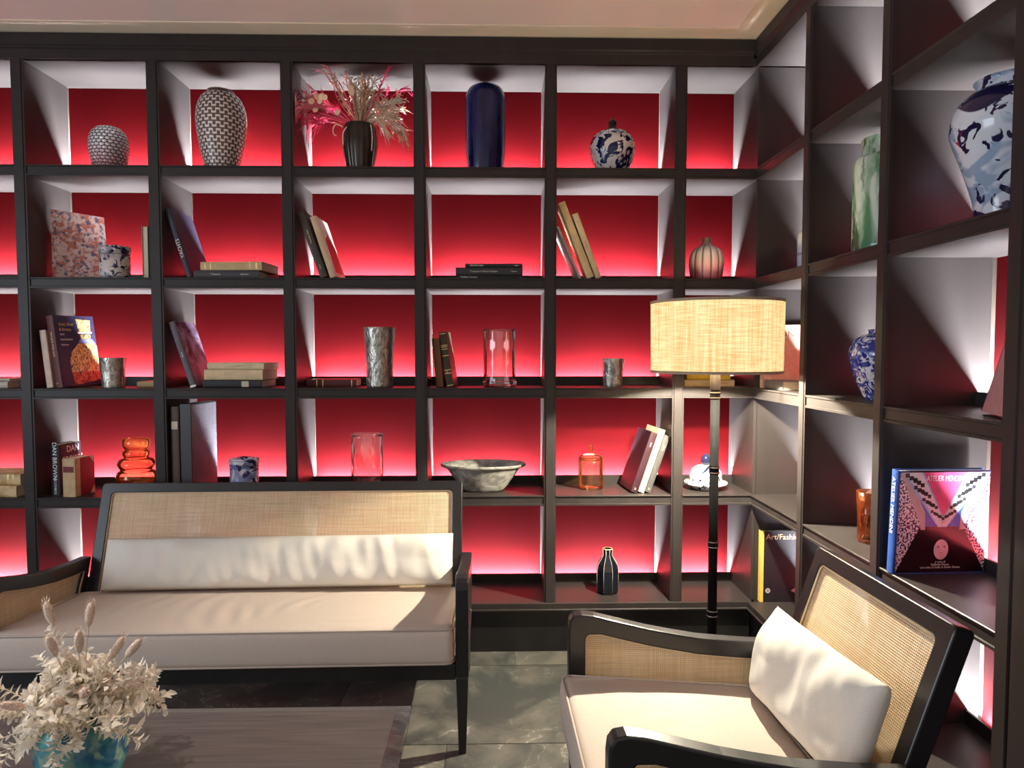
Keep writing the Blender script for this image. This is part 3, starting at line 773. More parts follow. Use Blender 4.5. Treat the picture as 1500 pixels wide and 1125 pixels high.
book('flat red book with its corner showing behind the charcoal book', 0.020, 0.10, 0.055, (0.42, 0.03, 0.03), (-0.990, 3.08), z2, (0, 0, -12), True)
book('dark brown book leaning left against the upright below the dried grasses', 0.032, 0.20, 0.292, (0.055, 0.046, 0.032), (-0.744, 3.01), z2, (0, -19.5, -1), spine=[('Venetian Glass', 0.62, 0.010), ('Electa', 0.16, 0.008)], sc=GOLDP)
bb = book('cream art book with red and white cover leaning on a dark brown book', 0.026, 0.185, 0.270, (0.60, 0.44, 0.27), (-0.702, 3.008), z2, (0, -18, -1), spine='L\u2019univers de la Cuisine', sc=GOLDP, ss=0.012)
print_poly(bb, 0.026, [(0.0, 0.0), (0.184, 0.0), (0.184, 0.268), (0.0, 0.268)], cm_((0.72, 0.66, 0.6)), 0.0004)
print_poly(bb, 0.026, [(0.02, 0.02), (0.16, 0.02), (0.17, 0.14), (0.10, 0.20), (0.03, 0.17)], cm_((0.4, 0.03, 0.03)), 0.0008)
G3 = 'flat black books piled under the tall blue jar'
book('widest black book at the bottom of the pile under the blue jar', 0.016, 0.22, 0.290, INK, (-0.172, 3.02), z2, (0, 0, 0.5), True, spine=[('Meilleur Gravity', 0.2, 0.011), ('o', 0.96, 0.008)], group=G3)
book('thick charcoal book in the middle of the pile under the blue jar', 0.032, 0.21, 0.288, (0.035, 0.034, 0.036), (-0.171, 3.022), z2 + 0.0168, (0, 0, 0), True, spine=[('Treasures in Motion Graphic', 0.42, 0.010), ('Thames', 0.87, 0.008)], group=G3)
book('slim black book on top of the pile under the blue jar', 0.016, 0.19, 0.246, INK, (-0.130, 3.024), z2 + 0.0496, (0, 0, -0.5), True, spine=[('GRAND PRIX', 0.2, 0.010), ('B&W', 0.9, 0.008)], group=G3)
book('tall cream book titled in gilt capitals leaning left in the bay under the ginger jar', 0.030, 0.19, 0.345, (0.66, 0.50, 0.26), (0.394, 3.008), z2, (0, -21.5, -5), spine=[('JEUX DES NUAGES ET DE LA PLUIE', 0.5, 0.015), ('ISI', 0.06, 0.012)], sc=GOLDP)
book('shorter cream book leaning on the tall gilt-titled cream book', 0.026, 0.18, 0.293, (0.60, 0.48, 0.27), (0.430, 3.012), z2, (0, -20.5, -5), spine=[('Ombres', 0.52, 0.010), ('V', 0.87, 0.012)], sc=cm_((0.2, 0.13, 0.06)))
book('white book leaning behind the two cream books', 0.012, 0.16, 0.25, (0.7, 0.66, 0.62), (0.366, 3.06), z2, (0, -24, 0))
# third row -----------------------------------------------------------------
book('grey-cream flat book lying in the bay at the far left of the bookcase', 0.028, 0.20, 0.24, (0.42, 0.38, 0.30), (-2.300, 3.0), z3, (0, 0, 0), True)
book('thin pale booklet lying on a grey-cream flat book', 0.010, 0.19, 0.22, (0.5, 0.44, 0.38), (-2.290, 3.02), z3 + 0.0288, (0, 0, 2), True)
book('plain cream book leaning behind the gold and silver art book', 0.028, 0.18, 0.245, (0.62, 0.47, 0.38), (-1.905, 3.01), z3, (0, -6, -2))
TG = 0.034; HG = 0.306; WG = 0.2216
gs = book('thick art book with a golden ewer on its dark blue cover', TG, WG, HG, (0.10, 0.022, 0.02), (-1.864, 3.006), z3, (0, -6.5, -11), spine=[('Gold, Silver & Bronze', 0.6, 0.012), ('*', 0.06, 0.02)], sc=GOLDP, order='YZ')
navy = cm_((0.022, 0.018, 0.050)); print_poly(gs, TG, [(0.002, 0.0), (WG, 0.0), (WG, HG), (0.002, HG)], navy, 0.0003)
ewer = two_glaze('printed_gold_ewer', (0.62, 0.30, 0.05), (0.86, 0.68, 0.30), 90, 0.42, 0.58, 0.4, (0.06, 0.03, 0.02), (1, 1, 0.6))
red_ew = two_glaze('printed_red_gold', (0.55, 0.03, 0.01), (0.72, 0.22, 0.04), 60, 0.42, 0.6, 0.4, (0.10, 0.01, 0.01))
print_poly(gs, TG, [(0.118, 0.292), (0.20, 0.288), (0.196, 0.238), (0.128, 0.238)], ewer, 0.0007)
print_poly(gs, TG, [(0.120, 0.236), (0.205, 0.236), (0.200, 0.228), (0.124, 0.228)], cm_((0.75, 0.66, 0.45)), 0.0008)
print_poly(gs, TG, [(0.135, 0.224), (0.192, 0.224), (0.190, 0.205), (0.137, 0.205)], ewer, 0.0007)
print_poly(gs, TG, [(0.130, 0.203), (0.198, 0.203), (0.212, 0.186), (0.118, 0.186)], cm_((0.20, 0.26, 0.55)), 0.0007)
print_poly(gs, TG, [(0.116, 0.184), (0.214, 0.184), (0.2215, 0.170), (0.2215, 0.060), (0.060, 0.060), (0.058, 0.11), (0.075, 0.15)], ewer, 0.0007)
print_poly(gs, TG, [(0.060, 0.060), (0.2215, 0.060), (0.2215, 0.022), (0.068, 0.004)], red_ew, 0.0007)
for k, (tx, sz) in enumerate((('Gold, Silver', 0.019), ('& Bronze', 0.019), ('FROM', 0.010), ('MEDITERRANEO', 0.010), ('Exhibition', 0.011))):
    ob('title', text_mesh(tx, sz, align='LEFT', squash=0.9), GOLDP if k < 2 else WHITE, gs, mtx=basis((TG + 0.0012, 0.022, 0.268 - 0.022 * k), (0, 1, 0), (0, 0, 1)))
book('small flat tan notebook beside the battered metal cup', 0.024, 0.13, 0.112, (0.40, 0.29, 0.14), (-1.556, 3.07), z3, (0, 0, 3), True)
pb = book('slim book with a photographed purple cover leaning against the upright', 0.026, 0.19, 0.290, (0.10, 0.085, 0.10), (-1.297, 3.0), z3, (0, -17.5, -1), bands=((0.0, 0.03, WHITE),), spine='Brera', ss=0.010)
print_poly(pb, 0.026, [(0.004, 0.004), (0.188, 0.004), (0.188, 0.288), (0.004, 0.288)], two_glaze('photo_print', (0.05, 0.03, 0.05), (0.35, 0.25, 0.36), 9, 0.4, 0.65, 0.2), 0.0004)
lb = book('black flat binder with a small white spine label under two cream books', 0.032, 0.20, 0.250, (0.014, 0.013, 0.014), (-1.250, 3.012), z3, (0, 0, 0), True)
ob('spine_label', G().box(0.004, 0.028, -0.0045, -0.0038, 0.165, 0.195), cm_((0.6, 0.54, 0.42)), lb)
book('thick cream book with engraved spine lying on the black binder', 0.044, 0.19, 0.252, (0.60, 0.47, 0.27), (-1.248, 3.024), z3 + 0.0334, (0, 0, -2), True, bands=((0.30, 0.302, GOLDP), (0.32, 0.33, GOLDP), (0.94, 0.95, GOLDP)), spine=[('* O *', 0.2, 0.022)], sc=GOLDP)
book('cream book lying on top of the thick engraved cream book', 0.028, 0.18, 0.245, (0.62, 0.49, 0.30), (-1.234, 3.026), z3 + 0.0786, (0, 0, -3), True, spine=[('Arredare', 0.55, 0.008)], sc=cm_((0.3, 0.2, 0.1)))
book('flat dark red leather book beside the tall hammered metal vase', 0.032, 0.16, 0.215, (0.10, 0.012, 0.014), (-0.826, 3.07), z3, (0, 0, 2), True, bands=tuple((q, q + 0.02, GOLDP) for q in (0.2, 0.32, 0.9)))
book('small brown leather book leaning beside a black gilt-banded book', 0.032, 0.15, 0.212, (0.17, 0.075, 0.025), (-0.258, 3.04), z3, (0, -5, -3))
book('black leather book with gilt bands leaning on a small brown book', 0.030, 0.16, 0.240, (0.05, 0.040, 0.020), (-0.212, 3.042), z3, (0, -8.5, -4), bands=tuple((q, q + 0.013, GOLDP) for q in (0.02, 0.24, 0.30, 0.56, 0.68, 0.72, 0.75, 0.96)), spine=[('**', 0.27, 0.016)], sc=GOLDP)
book('yellow book lying on a cream book behind the floor lamp', 0.026, 0.18, 0.19, (0.72, 0.46, 0.03), (0.842, 3.055), z3 + 0.0308, (0, 0, -2), True, spine=[('Zanotta', 0.7, 0.012)], sc=BLACKP)
book('cream book lying flat under a yellow book behind the floor lamp', 0.030, 0.19, 0.222, (0.62, 0.46, 0.26), (0.830, 3.05), z3, (0, 0, 1), True, spine=[('Interiors', 0.8, 0.010)], sc=cm_((0.3, 0.2, 0.1)))
# fourth row ----------------------------------------------------------------
old = lambda q: two_glaze(q, (0.42, 0.26, 0.10), (0.66, 0.50, 0.28), 40, 0.4, 0.6, 0.6, None, (1, 1, 0.3))
book('worn tan leather book at the bottom of the pair by the sofa arm', 0.048, 0.16, 0.23, CREAM, (-2.265, 3.015), z4, (0, 0, -5), True, cover_m=old('worn_leather'))
book('worn tan leather book with banded spine lying on another by the sofa arm', 0.046, 0.16, 0.23, CREAM, (-2.262, 3.03), z4 + 0.0488, (0, 0, -3), True, cover_m=old('worn_leather_banded'), bands=((0.75, 0.78, GOLDP), (0.85, 0.87, GOLDP)))
dan = book('black thriller with large pale letters standing behind a half-leather book', 0.040, 0.145, 0.218, INK, (-1.916, 3.035), z4, (0, 0, -2), spine=[('DAN BROWN', 0.68, 0.026), ('THE SYMBOL', 0.2, 0.014)], flip=True, texts=(('DAN', 0.62, 0.88, 0.040, WHITE), ('BROWN', 0.60, 0.68, 0.036, WHITE), ('O', 0.25, 0.1, 0.03, WHITE)))
vb = book('small half-leather book with cream spine and red sides before the black thriller', 0.058, 0.115, 0.164, (0.52, 0.36, 0.20), (-1.846, 3.002), z4, (0, 0, -8))
ob('spine_label', G().box(0.006, 0.052, -0.0048, -0.0040, 0.105, 0.130), cm_((0.16, 0.02, 0.02)), vb)
print_poly(vb, 0.058, [(0.030, 0.0), (0.115, 0.0), (0.115, 0.164), (0.030, 0.164)], cm_((0.24, 0.02, 0.035)), 0.0005)
print_poly(vb, 0.058, [(0.085, 0.0), (0.1152, 0.0), (0.1152, 0.035)], cm_((0.55, 0.42, 0.28)), 0.0009)
print_poly(vb, 0.058, [(0.085, 0.164), (0.1152, 0.164), (0.1152, 0.130)], cm_((0.55, 0.42, 0.28)), 0.0009)
bx = book('brown slipcase with a pale spine label standing beside a black ribbed box', 0.034, 0.22, 0.385, (0.075, 0.055, 0.038), (-1.384, 3.0), z4, (0, 0, 0))
ob('spine_label', G().box(0.004, 0.030, -0.0046, -0.0038, 0.288, 0.322), cm_((0.55, 0.47, 0.36)), bx)
rb = thing('ribbed_box', 'tall black box with a finely ribbed side standing beside a brown slipcase', 'box', (-1.346, 3.004, z4 + 0.0005), (0, 0, math.radians(-5)))
BLK = M('black_board', (0.02, 0.018, 0.02), 0.45)
ob('body', G().box(0, 0.046, 0.0, 0.225, 0, 0.395), BLK, rb)
g = G()
for k in range(62):
    zz = 0.006 + k * 0.0062
    g.add([(0.046, 0.004, zz), (0.046, 0.221, zz), (0.0487, 0.221, zz + 0.0031), (0.0487, 0.004, zz + 0.0031), (0.046, 0.221, zz + 0.0062), (0.046, 0.004, zz + 0.0062)], [(0, 1, 2, 3), (3, 2, 4, 5)])
ob('ribbed_side', g, M('ribbed_grey_card', (0.11, 0.10, 0.12), 0.4), rb)
GB = 'books leaning right under the battered cup bay'
k3 = (0.652, 3.005)
book('dark maroon book leaning right, facing the amber candy jar', 0.030, 0.19, 0.275, (0.035, 0.010, 0.016), (0.590, 3.016), z4, (0, 19, 5), spine=[('Luce', 0.8, 0.010), ('M', 0.06, 0.012)], cover_m=None)
book('cream-spined book leaning between two dark books', 0.026, 0.19, 0.290, (0.72, 0.62, 0.40), (0.6235, 3.018), z4, (0, 19, 4))
book('charcoal book leaning right against the upright by the floor lamp', 0.026, 0.19, 0.262, (0.07, 0.065, 0.062), (0.653, 3.020), z4, (0, 19, 3), spine=[('Spazi', 0.78, 0.011), ('M', 0.06, 0.012)], sc=cm_((0.6, 0.5, 0.3)))
# the run on the right wall ---------------------------------------------------
tb = book('large pink-beige book lettered TON behind the lamp shade', 0.026, 0.225, 0.268, (0.70, 0.48, 0.34), (1.140, 2.985), z3 + 0.0, (0, 0, -89))
ob('title', text_mesh('TON', 0.034, squash=1.15), cm_((0.25, 0.12, 0.08)), tb, mtx=basis((0.0266, 0.092, 0.228), (0, 1, 0), (0, 0, 1)))
book('flat grey book lying before the pink-beige book', 0.036, 0.110, 0.190, (0.16, 0.16, 0.155), (1.142, 2.935), z3, (0, 0, -91), True)
af = book('black art and fashion book with a yellow spine in the bottom corner bay', 0.024, 0.205, 0.312, (0.012, 0.010, 0.014), (1.150, 2.984), z5, (0, 0, -90.5))
ob('spine_band', G().prism([(0, -0.0045), (0.024, -0.0045), (0.0246, 0.010), (0, 0.010)], 0, 0.312, lambda p, q: (p[0], p[1], q)), cm_((0.72, 0.50, 0.10)), af)
ob('title', text_mesh('Art/Fashion', 0.034, align='LEFT'), cm_((0.85, 0.55, 0.28)), af, mtx=basis((0.0246, 0.018, 0.285), (0, 1, 0), (0, 0, 1)))
ob('emblem', G().prism([(0.030 + 0.011 * math.cos(q * PI / 8), 0.05 + 0.011 * math.sin(q * PI / 8)) for q in range(16)], 0.0240, 0.0245, lambda p, q: (q, p[0], p[1])), cm_((0.45, 0.42, 0.42)), af)
ob('emblem', text_mesh('B', 0.014), BLACKP, af, mtx=basis((0.0248, 0.030, 0.05), (0, 1, 0), (0, 0, 1)))
print_poly(af, 0.024, [(0.13, 0.05), (0.17, 0.075), (0.2, 0.07), (0.2, 0.03), (0.16, 0.035)], cm_((0.6, 0.42, 0.38)), 0.0005)
lk = thing('book', 'pink book with a black spine leaning towards the front of the right run', 'book', mtx=Matrix.Translation((1.205, 1.70, z3 + 0.008)) @ Matrix.Rotation(math.radians(-20), 4, 'Z') @ Matrix.Rotation(math.radians(15), 4, 'Y'))
ob('cover', G().box(0, 0.0026, 0, -0.19, 0, 0.27).box(0.019, 0.0216, 0, -0.19, 0, 0.27), cm_((0.55, 0.25, 0.25)), lk)
ob('spine', G().box(-0.0004, 0.022, -0.0001, 0.003, 0, 0.27), BLACKP, lk)
ob('page_block', G().box(0.0027, 0.0189, -0.185, -0.0003, 0.003, 0.267), PAGES, lk)
# the design book, front cover outwards
MT, MW, MH = 0.030, 0.262, 0.292
md = book('square design book with pink triangle and speckled wings on its cover, front outwards', MT, MW, MH, (0.03, 0.10, 0.42), (1.104, 1.922), z4, (0, 3, -88), spine=[('ATELIER MENDINI', 0.66, 0.020)], flip=True)
pk, bl, wh, dk, lb_ = cm_((0.80, 0.10, 0.24), 0.25), cm_((0.03, 0.12, 0.55), 0.25), cm_((0.78, 0.74, 0.80), 0.25), cm_((0.018, 0.006, 0.010), 0.18), cm_((0.35, 0.52, 0.80), 0.25)
def speck():
    m, nt, b = mat('speckled_print')
    tc = nd(nt, 'ShaderNodeTexCoord'); n = nd(nt, 'ShaderNodeTexNoise'); n.inputs['Scale'].default_value = 190; n.inputs['Detail'].default_value = 0.5
    nt.links.new(tc.outputs['Object'], n.inputs['Vector'])
    nt.links.new(mixc(nt, thresh(nt, n.outputs[0], 0.50, 0.53), (0.80, 0.62, 0.68), (0.05, 0.03, 0.10)), b.inputs['Base Color']); b.inputs['Roughness'].default_value = 0.25
    return m
SPK = speck(); q_ = lambda *p: [(a * MW, b * MH) for a, b in p]
print_poly(md, MT, q_((0.02, 0.012), (0.998, 0.012), (0.998, 0.998), (0.02, 0.998)), dk, 0.0003)
print_poly(md, MT, q_((0.31, 0.46), (0.69, 0.46), (0.95, 0.985), (0.05, 0.985)), bl, 0.0006)
print_poly(md, MT, q_((0.02, 0.02), (0.27, 0.47), (0.02, 0.98)), SPK, 0.0008)
print_poly(md, MT, q_((0.998, 0.02), (0.73, 0.47), (0.998, 0.98)), SPK, 0.0008)
for s_ in (0, 1):
    f = (lambda a: a) if s_ == 0 else (lambda a: 1.018 - a)
    r_ = lambda pts: pts if s_ == 0 else pts[::-1]
    print_poly(md, MT, q_(*r_([(f(0.02), 0.985), (f(0.27), 0.47), (f(0.27), 0.43), (f(0.32), 0.43), (f(0.31), 0.60), (f(0.10), 0.985)])), cm_((0.62, 0.42, 0.46)), 0.0007)
    print_poly(md, MT, q_(*r_([(f(0.05), 0.985), (f(0.27), 0.985), (f(0.545), 0.50), (f(0.52), 0.455), (f(0.46), 0.455), (f(0.15), 0.84)])), lb_, 0.0009)
    print_poly(md, MT, q_(*r_([(f(0.07), 0.983), (f(0.25), 0.983), (f(0.53), 0.50), (f(0.50), 0.46), (f(0.47), 0.46), (f(0.20), 0.83)])), wh, 0.0011)
    # stepped black blocks down the white band
    for k in range(8):
        t_ = k / 7.6
        for e, d in ((0.0, 0.0), (0.085, -0.045)):
            cx, cy = 0.115 + 0.36 * t_ + e * (1 - 0.45 * t_), 0.945 - 0.44 * t_ + d * (1 - 0.5 * t_) + (0.03 if k % 2 else 0)
            w_, h_ = 0.044 * (1 - 0.4 * t_), 0.034 * (1 - 0.4 * t_)
            pts = [(cx - w_, cy - h_ * 0.2), (cx, cy - h_ * 0.2), (cx, cy - h_), (cx + w_, cy - h_), (cx + w_, cy + h_ * 0.2), (cx, cy + h_ * 0.2), (cx, cy + h_), (cx - w_, cy + h_)]
            print_poly(md, MT, q_(*r_([(f(a), b) for a, b in pts])), BLACKP, 0.0014)
print_poly(md, MT, q_((0.27, 0.985), (0.51, 0.56), (0.75, 0.985)), pk, 0.0013)
ob('title', text_mesh('ATELIER MENDINI', 0.022, squash=0.62), cm_((0.95, 0.75, 0.78)), md, mtx=basis((MT + 0.0020, 0.51 * MW, 0.925 * MH), (0, 1, 0), (0, 0, 1)))
print_poly(md, MT, [(0.51 * MW + 0.021 * math.cos(q * PI / 12), 0.235 * MH + 0.029 * math.sin(q * PI / 12)) for q in range(24)], cm_((0.74, 0.50, 0.56)), 0.0010)
for ex in (-0.009, 0.009):
    print_poly(md, MT, [(0.51 * MW + ex + 0.0032 * math.cos(q * PI / 5), 0.262 * MH + 0.0026 * math.sin(q * PI / 5)) for q in range(10)], cm_((0.2, 0.08, 0.12)), 0.0014)
print_poly(md, MT, [(0.51 * MW - 0.005, 0.205 * MH), (0.51 * MW, 0.198 * MH), (0.51 * MW + 0.005, 0.205 * MH), (0.51 * MW, 0.209 * MH)], pk, 0.0014)
for k, tx in enumerate(('a cura di', 'Raffaella Pisano', 'con note di Stella & Emilia Gavina')):
    ob('title', text_mesh(tx, 0.0085), WHITE, md, mtx=basis((MT + 0.0010, 0.51 * MW, (0.115 - 0.027 * k) * MH), (0, 1, 0), (0, 0, 1)))

# ------------------------------------------------------------------ pots, glasses, bowls
def pot(name, label, cat, at, z, prof, m, n=48, mod=None, part_name='body', rotz=0.0, group=None, flat=False):
    t = thing(name, label, cat, (at[0], at[1], z + 0.0004), (0, 0, rotz), group)
    ob(part_name, G().lathe(prof, n, mod=mod, flat=flat), m, t)
    return t
def smooth(pts, k=6):
    """catmull-rom through (r, z) points"""
    out = []
    P_ = [pts[0]] + list(pts) + [pts[-1]]
    for i in range(1, len(P_) - 2):
        a, b, c, d = [Vector((*q, 0)) for q in P_[i - 1:i + 3]]
        for j in range(k):
            t = j / k
            q = 0.5 * ((2 * b) + (c - a) * t + (2 * a - 5 * b + 4 * c - d) * t * t + (3 * b - a - 3 * c + d) * t ** 3)
            out.append((max(0.0, q.x), q.y))
    out.append(pts[-1]); return out
def open_pot(pts, th=0.004, k=6, floor=0.01):
    """outer wall from the foot to the rim, then the inside back down"""
    o_ = smooth(pts, k)
    i_ = [(max(0.002, r - th), z) for r, z in o_ if z > floor][::-1]
    return [(0.0, o_[0][1])] + o_ + i_ + [(0.0, floor)]
def honeycomb():
    m, nt, b = mat('silvered_honeycomb_glass')
    _, u, v = uvnode(nt)
    row = math_(nt, 'FLOOR', math_(nt, 'MULTIPLY', v, 14.0))
    a = math_(nt, 'SUBTRACT', math_(nt, 'FRACT', math_(nt, 'ADD', math_(nt, 'MULTIPLY', u, 22.0), math_(nt, 'MULTIPLY', row, 0.5))), 0.5)
    c = math_(nt, 'SUBTRACT', math_(nt, 'FRACT', math_(nt, 'MULTIPLY', v, 14.0)), 0.5)
    d = math_(nt, 'SQRT', math_(nt, 'ADD', math_(nt, 'MULTIPLY', a, a), math_(nt, 'MULTIPLY', c, c)))
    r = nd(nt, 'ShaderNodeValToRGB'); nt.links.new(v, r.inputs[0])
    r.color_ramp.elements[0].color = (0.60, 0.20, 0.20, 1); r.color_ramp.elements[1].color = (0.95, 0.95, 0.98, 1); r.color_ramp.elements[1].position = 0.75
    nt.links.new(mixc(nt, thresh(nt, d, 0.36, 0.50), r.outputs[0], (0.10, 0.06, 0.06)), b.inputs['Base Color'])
    b.inputs['Metallic'].default_value = 0.1; b.inputs['Roughness'].default_value = 0.14
    bp = nd(nt, 'ShaderNodeBump'); bp.inputs['Distance'].default_value = 0.006; bp.inputs['Strength'].default_value = 1.0
    nt.links.new(math_(nt, 'MULTIPLY', d, -1.0), bp.inputs['Height']); nt.links.new(bp.outputs[0], b.inputs['Normal'])
    return m
SILV = honeycomb()
honey = lambda nu, nv: (lambda u, v: 1 + 0.045 * max(-0.3, math.sin(2 * PI * (u * nu + (0.5 if int(v * nv) % 2 else 0)))) * abs(math.sin(PI * v * nv)))
hp = open_pot([(0.050, 0.0), (0.066, 0.03), (0.076, 0.09), (0.076, 0.13), (0.066, 0.165), (0.050, 0.183), (0.042, 0.190)], 0.004, 8)
pot('honeycomb_vase', 'small rounded silvery vase of honeycomb glass in the top left bay', 'vase', (-1.671, 3.11), z1, hp, SILV, 88, honey(22, 13))
pot('honeycomb_vase', 'silvery honeycomb glass vase half hidden in the top bay of the right run', 'vase', (1.285, 2.165), z1, hp, SILV, 88, honey(22, 13))
pot('meander_vase', 'tall white vase with a brown meander pattern in the top row', 'vase', (-1.191, 3.12), z1,
    open_pot([(0.062, 0.0), (0.074, 0.04), (0.092, 0.12), (0.104, 0.21), (0.101, 0.27), (0.083, 0.318), (0.060, 0.340), (0.056, 0.351)], 0.006, 9), meander_mat(), 96)
pot('fluted_vase', 'bronze-black fluted vase holding dried grasses', 'vase', (-0.588, 3.10), z1,
    open_pot([(0.052, 0.0), (0.060, 0.03), (0.071, 0.10), (0.073, 0.14), (0.068, 0.185), (0.062, 0.206)], 0.005, 6), M('dark_bronze_glaze', (0.040, 0.030, 0.022), 0.22, 0.35, 0.5, 0.3, 20), 108, lambda u, v: 1 + 0.035 * abs(math.sin(PI * u * 18)))
bj = pot('tall_jar', 'tall cobalt blue lidded jar in the top row', 'jar', (-0.043, 3.12), z1,
    [(0.0, 0)] + smooth([(0.070, 0.0), (0.078, 0.02), (0.085, 0.10), (0.087, 0.20), (0.087, 0.31), (0.084, 0.345), (0.070, 0.372), (0.045, 0.384), (0.022, 0.387)], 6) + [(0.0, 0.387)], two_glaze('cobalt_crackle_glaze', (0.004, 0.006, 0.045), (0.012, 0.016, 0.10), 60, 0.42, 0.6, 0.22, None, (1, 1, 0.12), 0.3), 56)
ob('lid_knob', G().lathe([(0.0, 0.386), (0.016, 0.386), (0.019, 0.392), (0.015, 0.398), (0.0, 0.400)], 24), M('dark_knob', (0.01, 0.01, 0.03), 0.3), bj)
PB1 = porcelain('ginger_jar_porcelain', (0.72, 0.66, 0.62), (0.008, 0.010, 0.065), 19, 0.50, None, 0.15)
gj = pot('ginger_jar', 'round white porcelain jar with navy foliage and dark lid knob in the top row', 'jar', (0.516, 3.12), z1,
    [(0.0, 0)] + smooth([(0.066, 0.0), (0.074, 0.02), (0.094, 0.08), (0.099, 0.12), (0.092, 0.155), (0.070, 0.182), (0.042, 0.196), (0.026, 0.200)], 7) + [(0.0, 0.200)], PB1, 56)
ob('lid_knob', G().lathe([(0.0, 0.198), (0.026, 0.198), (0.024, 0.206), (0.016, 0.210), (0.018, 0.226), (0.019, 0.234), (0.011, 0.240), (0.009, 0.247), (0.0, 0.252)], 20), M('lid_bronze', (0.02, 0.016, 0.016), 0.3, 0.5), gj)
def tea_jar(label, at, z, m, r, h):
    t = pot('lidded_jar', label, 'jar', at, z, [(0.0, 0), (r * 0.97, 0.0), (r, 0.004), (r, h * 0.74), (0.0, h * 0.74)], m, 44)
    l = ob('lid', G().lathe([(0.0, h * 0.75), (r * 1.03, h * 0.75), (r * 1.05, h * 0.78), (r * 1.05, h * 0.91), (r * 1.0, h * 0.94), (r * 0.3, h * 0.965), (0.0, h * 0.97)], 44), m, t)
    ob('lid_knob', G().lathe([(0.0, h * 0.965), (r * 0.28, h * 0.965), (r * 0.30, h * 0.985), (r * 0.15, h), (0.0, h)], 20), M('jar_knob_navy', (0.02, 0.02, 0.05), 0.3), l)
    for zz in (h * 0.06, h * 0.70, h * 0.79, h * 0.90):
        ob('painted_line', G().lathe([(r * (1.052 if zz > h * 0.75 else 1.002), zz - 0.001), (r * (1.056 if zz > h * 0.75 else 1.006), zz), (r * (1.052 if zz > h * 0.75 else 1.002), zz + 0.001)], 44), M('jar_line_navy', (0.02, 0.02, 0.09), 0.3), t)
tea_jar('small white lidded jar with navy flowers beside the paisley paperback', (-1.640, 3.075), z2, porcelain('tea_jar_porcelain', (0.62, 0.56, 0.52), (0.012, 0.012, 0.055), 22, 0.56, (0.30, 0.28, 0.32), 0.25, seed=2), 0.060, 0.148)
tea_jar('small white lidded jar with navy flowers half hidden behind the sofa back', (-1.124, 3.13), z4, porcelain('tea_jar_porcelain_blue', (0.60, 0.58, 0.60), (0.012, 0.016, 0.085), 20, 0.56, (0.20, 0.24, 0.42), 0.25, seed=5), 0.061, 0.152)
rib8 = lambda n_, a: (lambda u, v: 1 - a * (1 - abs(math.sin(PI * u * n_))) ** 2 * math.sin(PI * min(1, v * 1.05)))
pot('gourd_vase', 'squat ribbed vase with pale pink glaze and brown neck above the lamp', 'vase', (0.930, 3.085), z2,
    open_pot([(0.056, 0.0), (0.068, 0.015), (0.075, 0.06), (0.074, 0.10), (0.060, 0.135), (0.030, 0.155), (0.020, 0.165), (0.020, 0.182), (0.023, 0.188)], 0.004, 7), vgrad('pink_celadon_glaze', [(0.0, (0.80, 0.16, 0.20)), (0.3, (0.80, 0.38, 0.38)), (0.6, (0.82, 0.68, 0.62)), (0.85, (0.62, 0.48, 0.40)), (0.93, (0.22, 0.09, 0.06)), (1.0, (0.20, 0.07, 0.05))], 0.2, ribs=12), 120, rib8(12, 0.10))
PEW = two_glaze('hammered_pewter', (0.22, 0.20, 0.17), (0.55, 0.52, 0.47), 55, 0.35, 0.65, 0.30, None, (1, 1, 0.6), 0.8)
for n_ in PEW.node_tree.nodes:
    if n_.type == 'BSDF_PRINCIPLED': n_.inputs['Metallic'].default_value = 0.85
cup = open_pot([(0.044, 0.0), (0.045, 0.01), (0.0465, 0.05), (0.051, 0.115), (0.052, 0.128)], 0.003, 5)
pot('metal_cup', 'battered pewter cup beside the gold and silver art book', 'cup', (-1.645, 3.045), z3, cup, PEW, 44, lambda u, v: 1 + 0.02 * math.sin(9 * u * PI + 5 * v))
pot('metal_cup', 'battered pewter cup standing alone to the left of the lamp shade', 'cup', (0.520, 3.085), z3, [(r * 0.94, z * 0.97) for r, z in cup], PEW, 44, lambda u, v: 1 + 0.02 * math.sin(7 * u * PI + 4 * v + 1))
pot('metal_vase', 'tall hammered pewter vase beside the flat dark red book', 'vase', (-0.506, 3.065), z3,
    open_pot([(0.055, 0.0), (0.057, 0.01), (0.0575, 0.06), (0.061, 0.16), (0.068, 0.25), (0.0695, 0.258)], 0.003, 6), PEW, 48, lambda u, v: 1 + 0.006 * math.sin(12 * u * PI + 9 * v))
def hexm(u, v):
    a = (u * 14 + (0.5 if int(v * 6) % 2 else 0)) % 1.0
    return 1 - 0.035 * (1 - (2 * abs(a - 0.5)) ** 2)
RG = glass('rose_tinted_glass', (0.97, 0.90, 0.89), 0.03, 0.14, (1, 0.96, 0.95), 0.05, (0.9, 0.5, 0.48), 0.012)
hexp = [(0.0, 0.004), (0.066, 0.0), (0.071, 0.008)] + [(0.0715, 0.012 + 0.0228 * k) for k in range(11)] + [(0.0725, 0.252), (0.0700, 0.252)] + [(0.0685, 0.24 - 0.0225 * k) for k in range(10)] + [(0.060, 0.022), (0.0, 0.020)]
for lab, at, z in (('clear rose glass cylinder vase with honeycomb facets beside the gilt-banded book', (0.017, 3.065), z3), ('clear rose glass cylinder vase with honeycomb facets behind the sofa back', (-0.575, 3.125), z4)):
    t = pot('glass_vase', lab, 'vase', at, z, hexp, RG, 84, hexm)
    ob('beaded_foot', G().lathe([(0.071, 0.006), (0.074, 0.014), (0.0735, 0.020), (0.071, 0.026)], 84, mod=lambda u, v: 1 + 0.012 * math.sin(2 * PI * u * 28)), RG, t)
AMB = glass('amber_glass', (0.99, 0.86, 0.72), 0.04, 0.16, (1.0, 0.80, 0.55), 0.04, (0.95, 0.35, 0.14), 0.025)
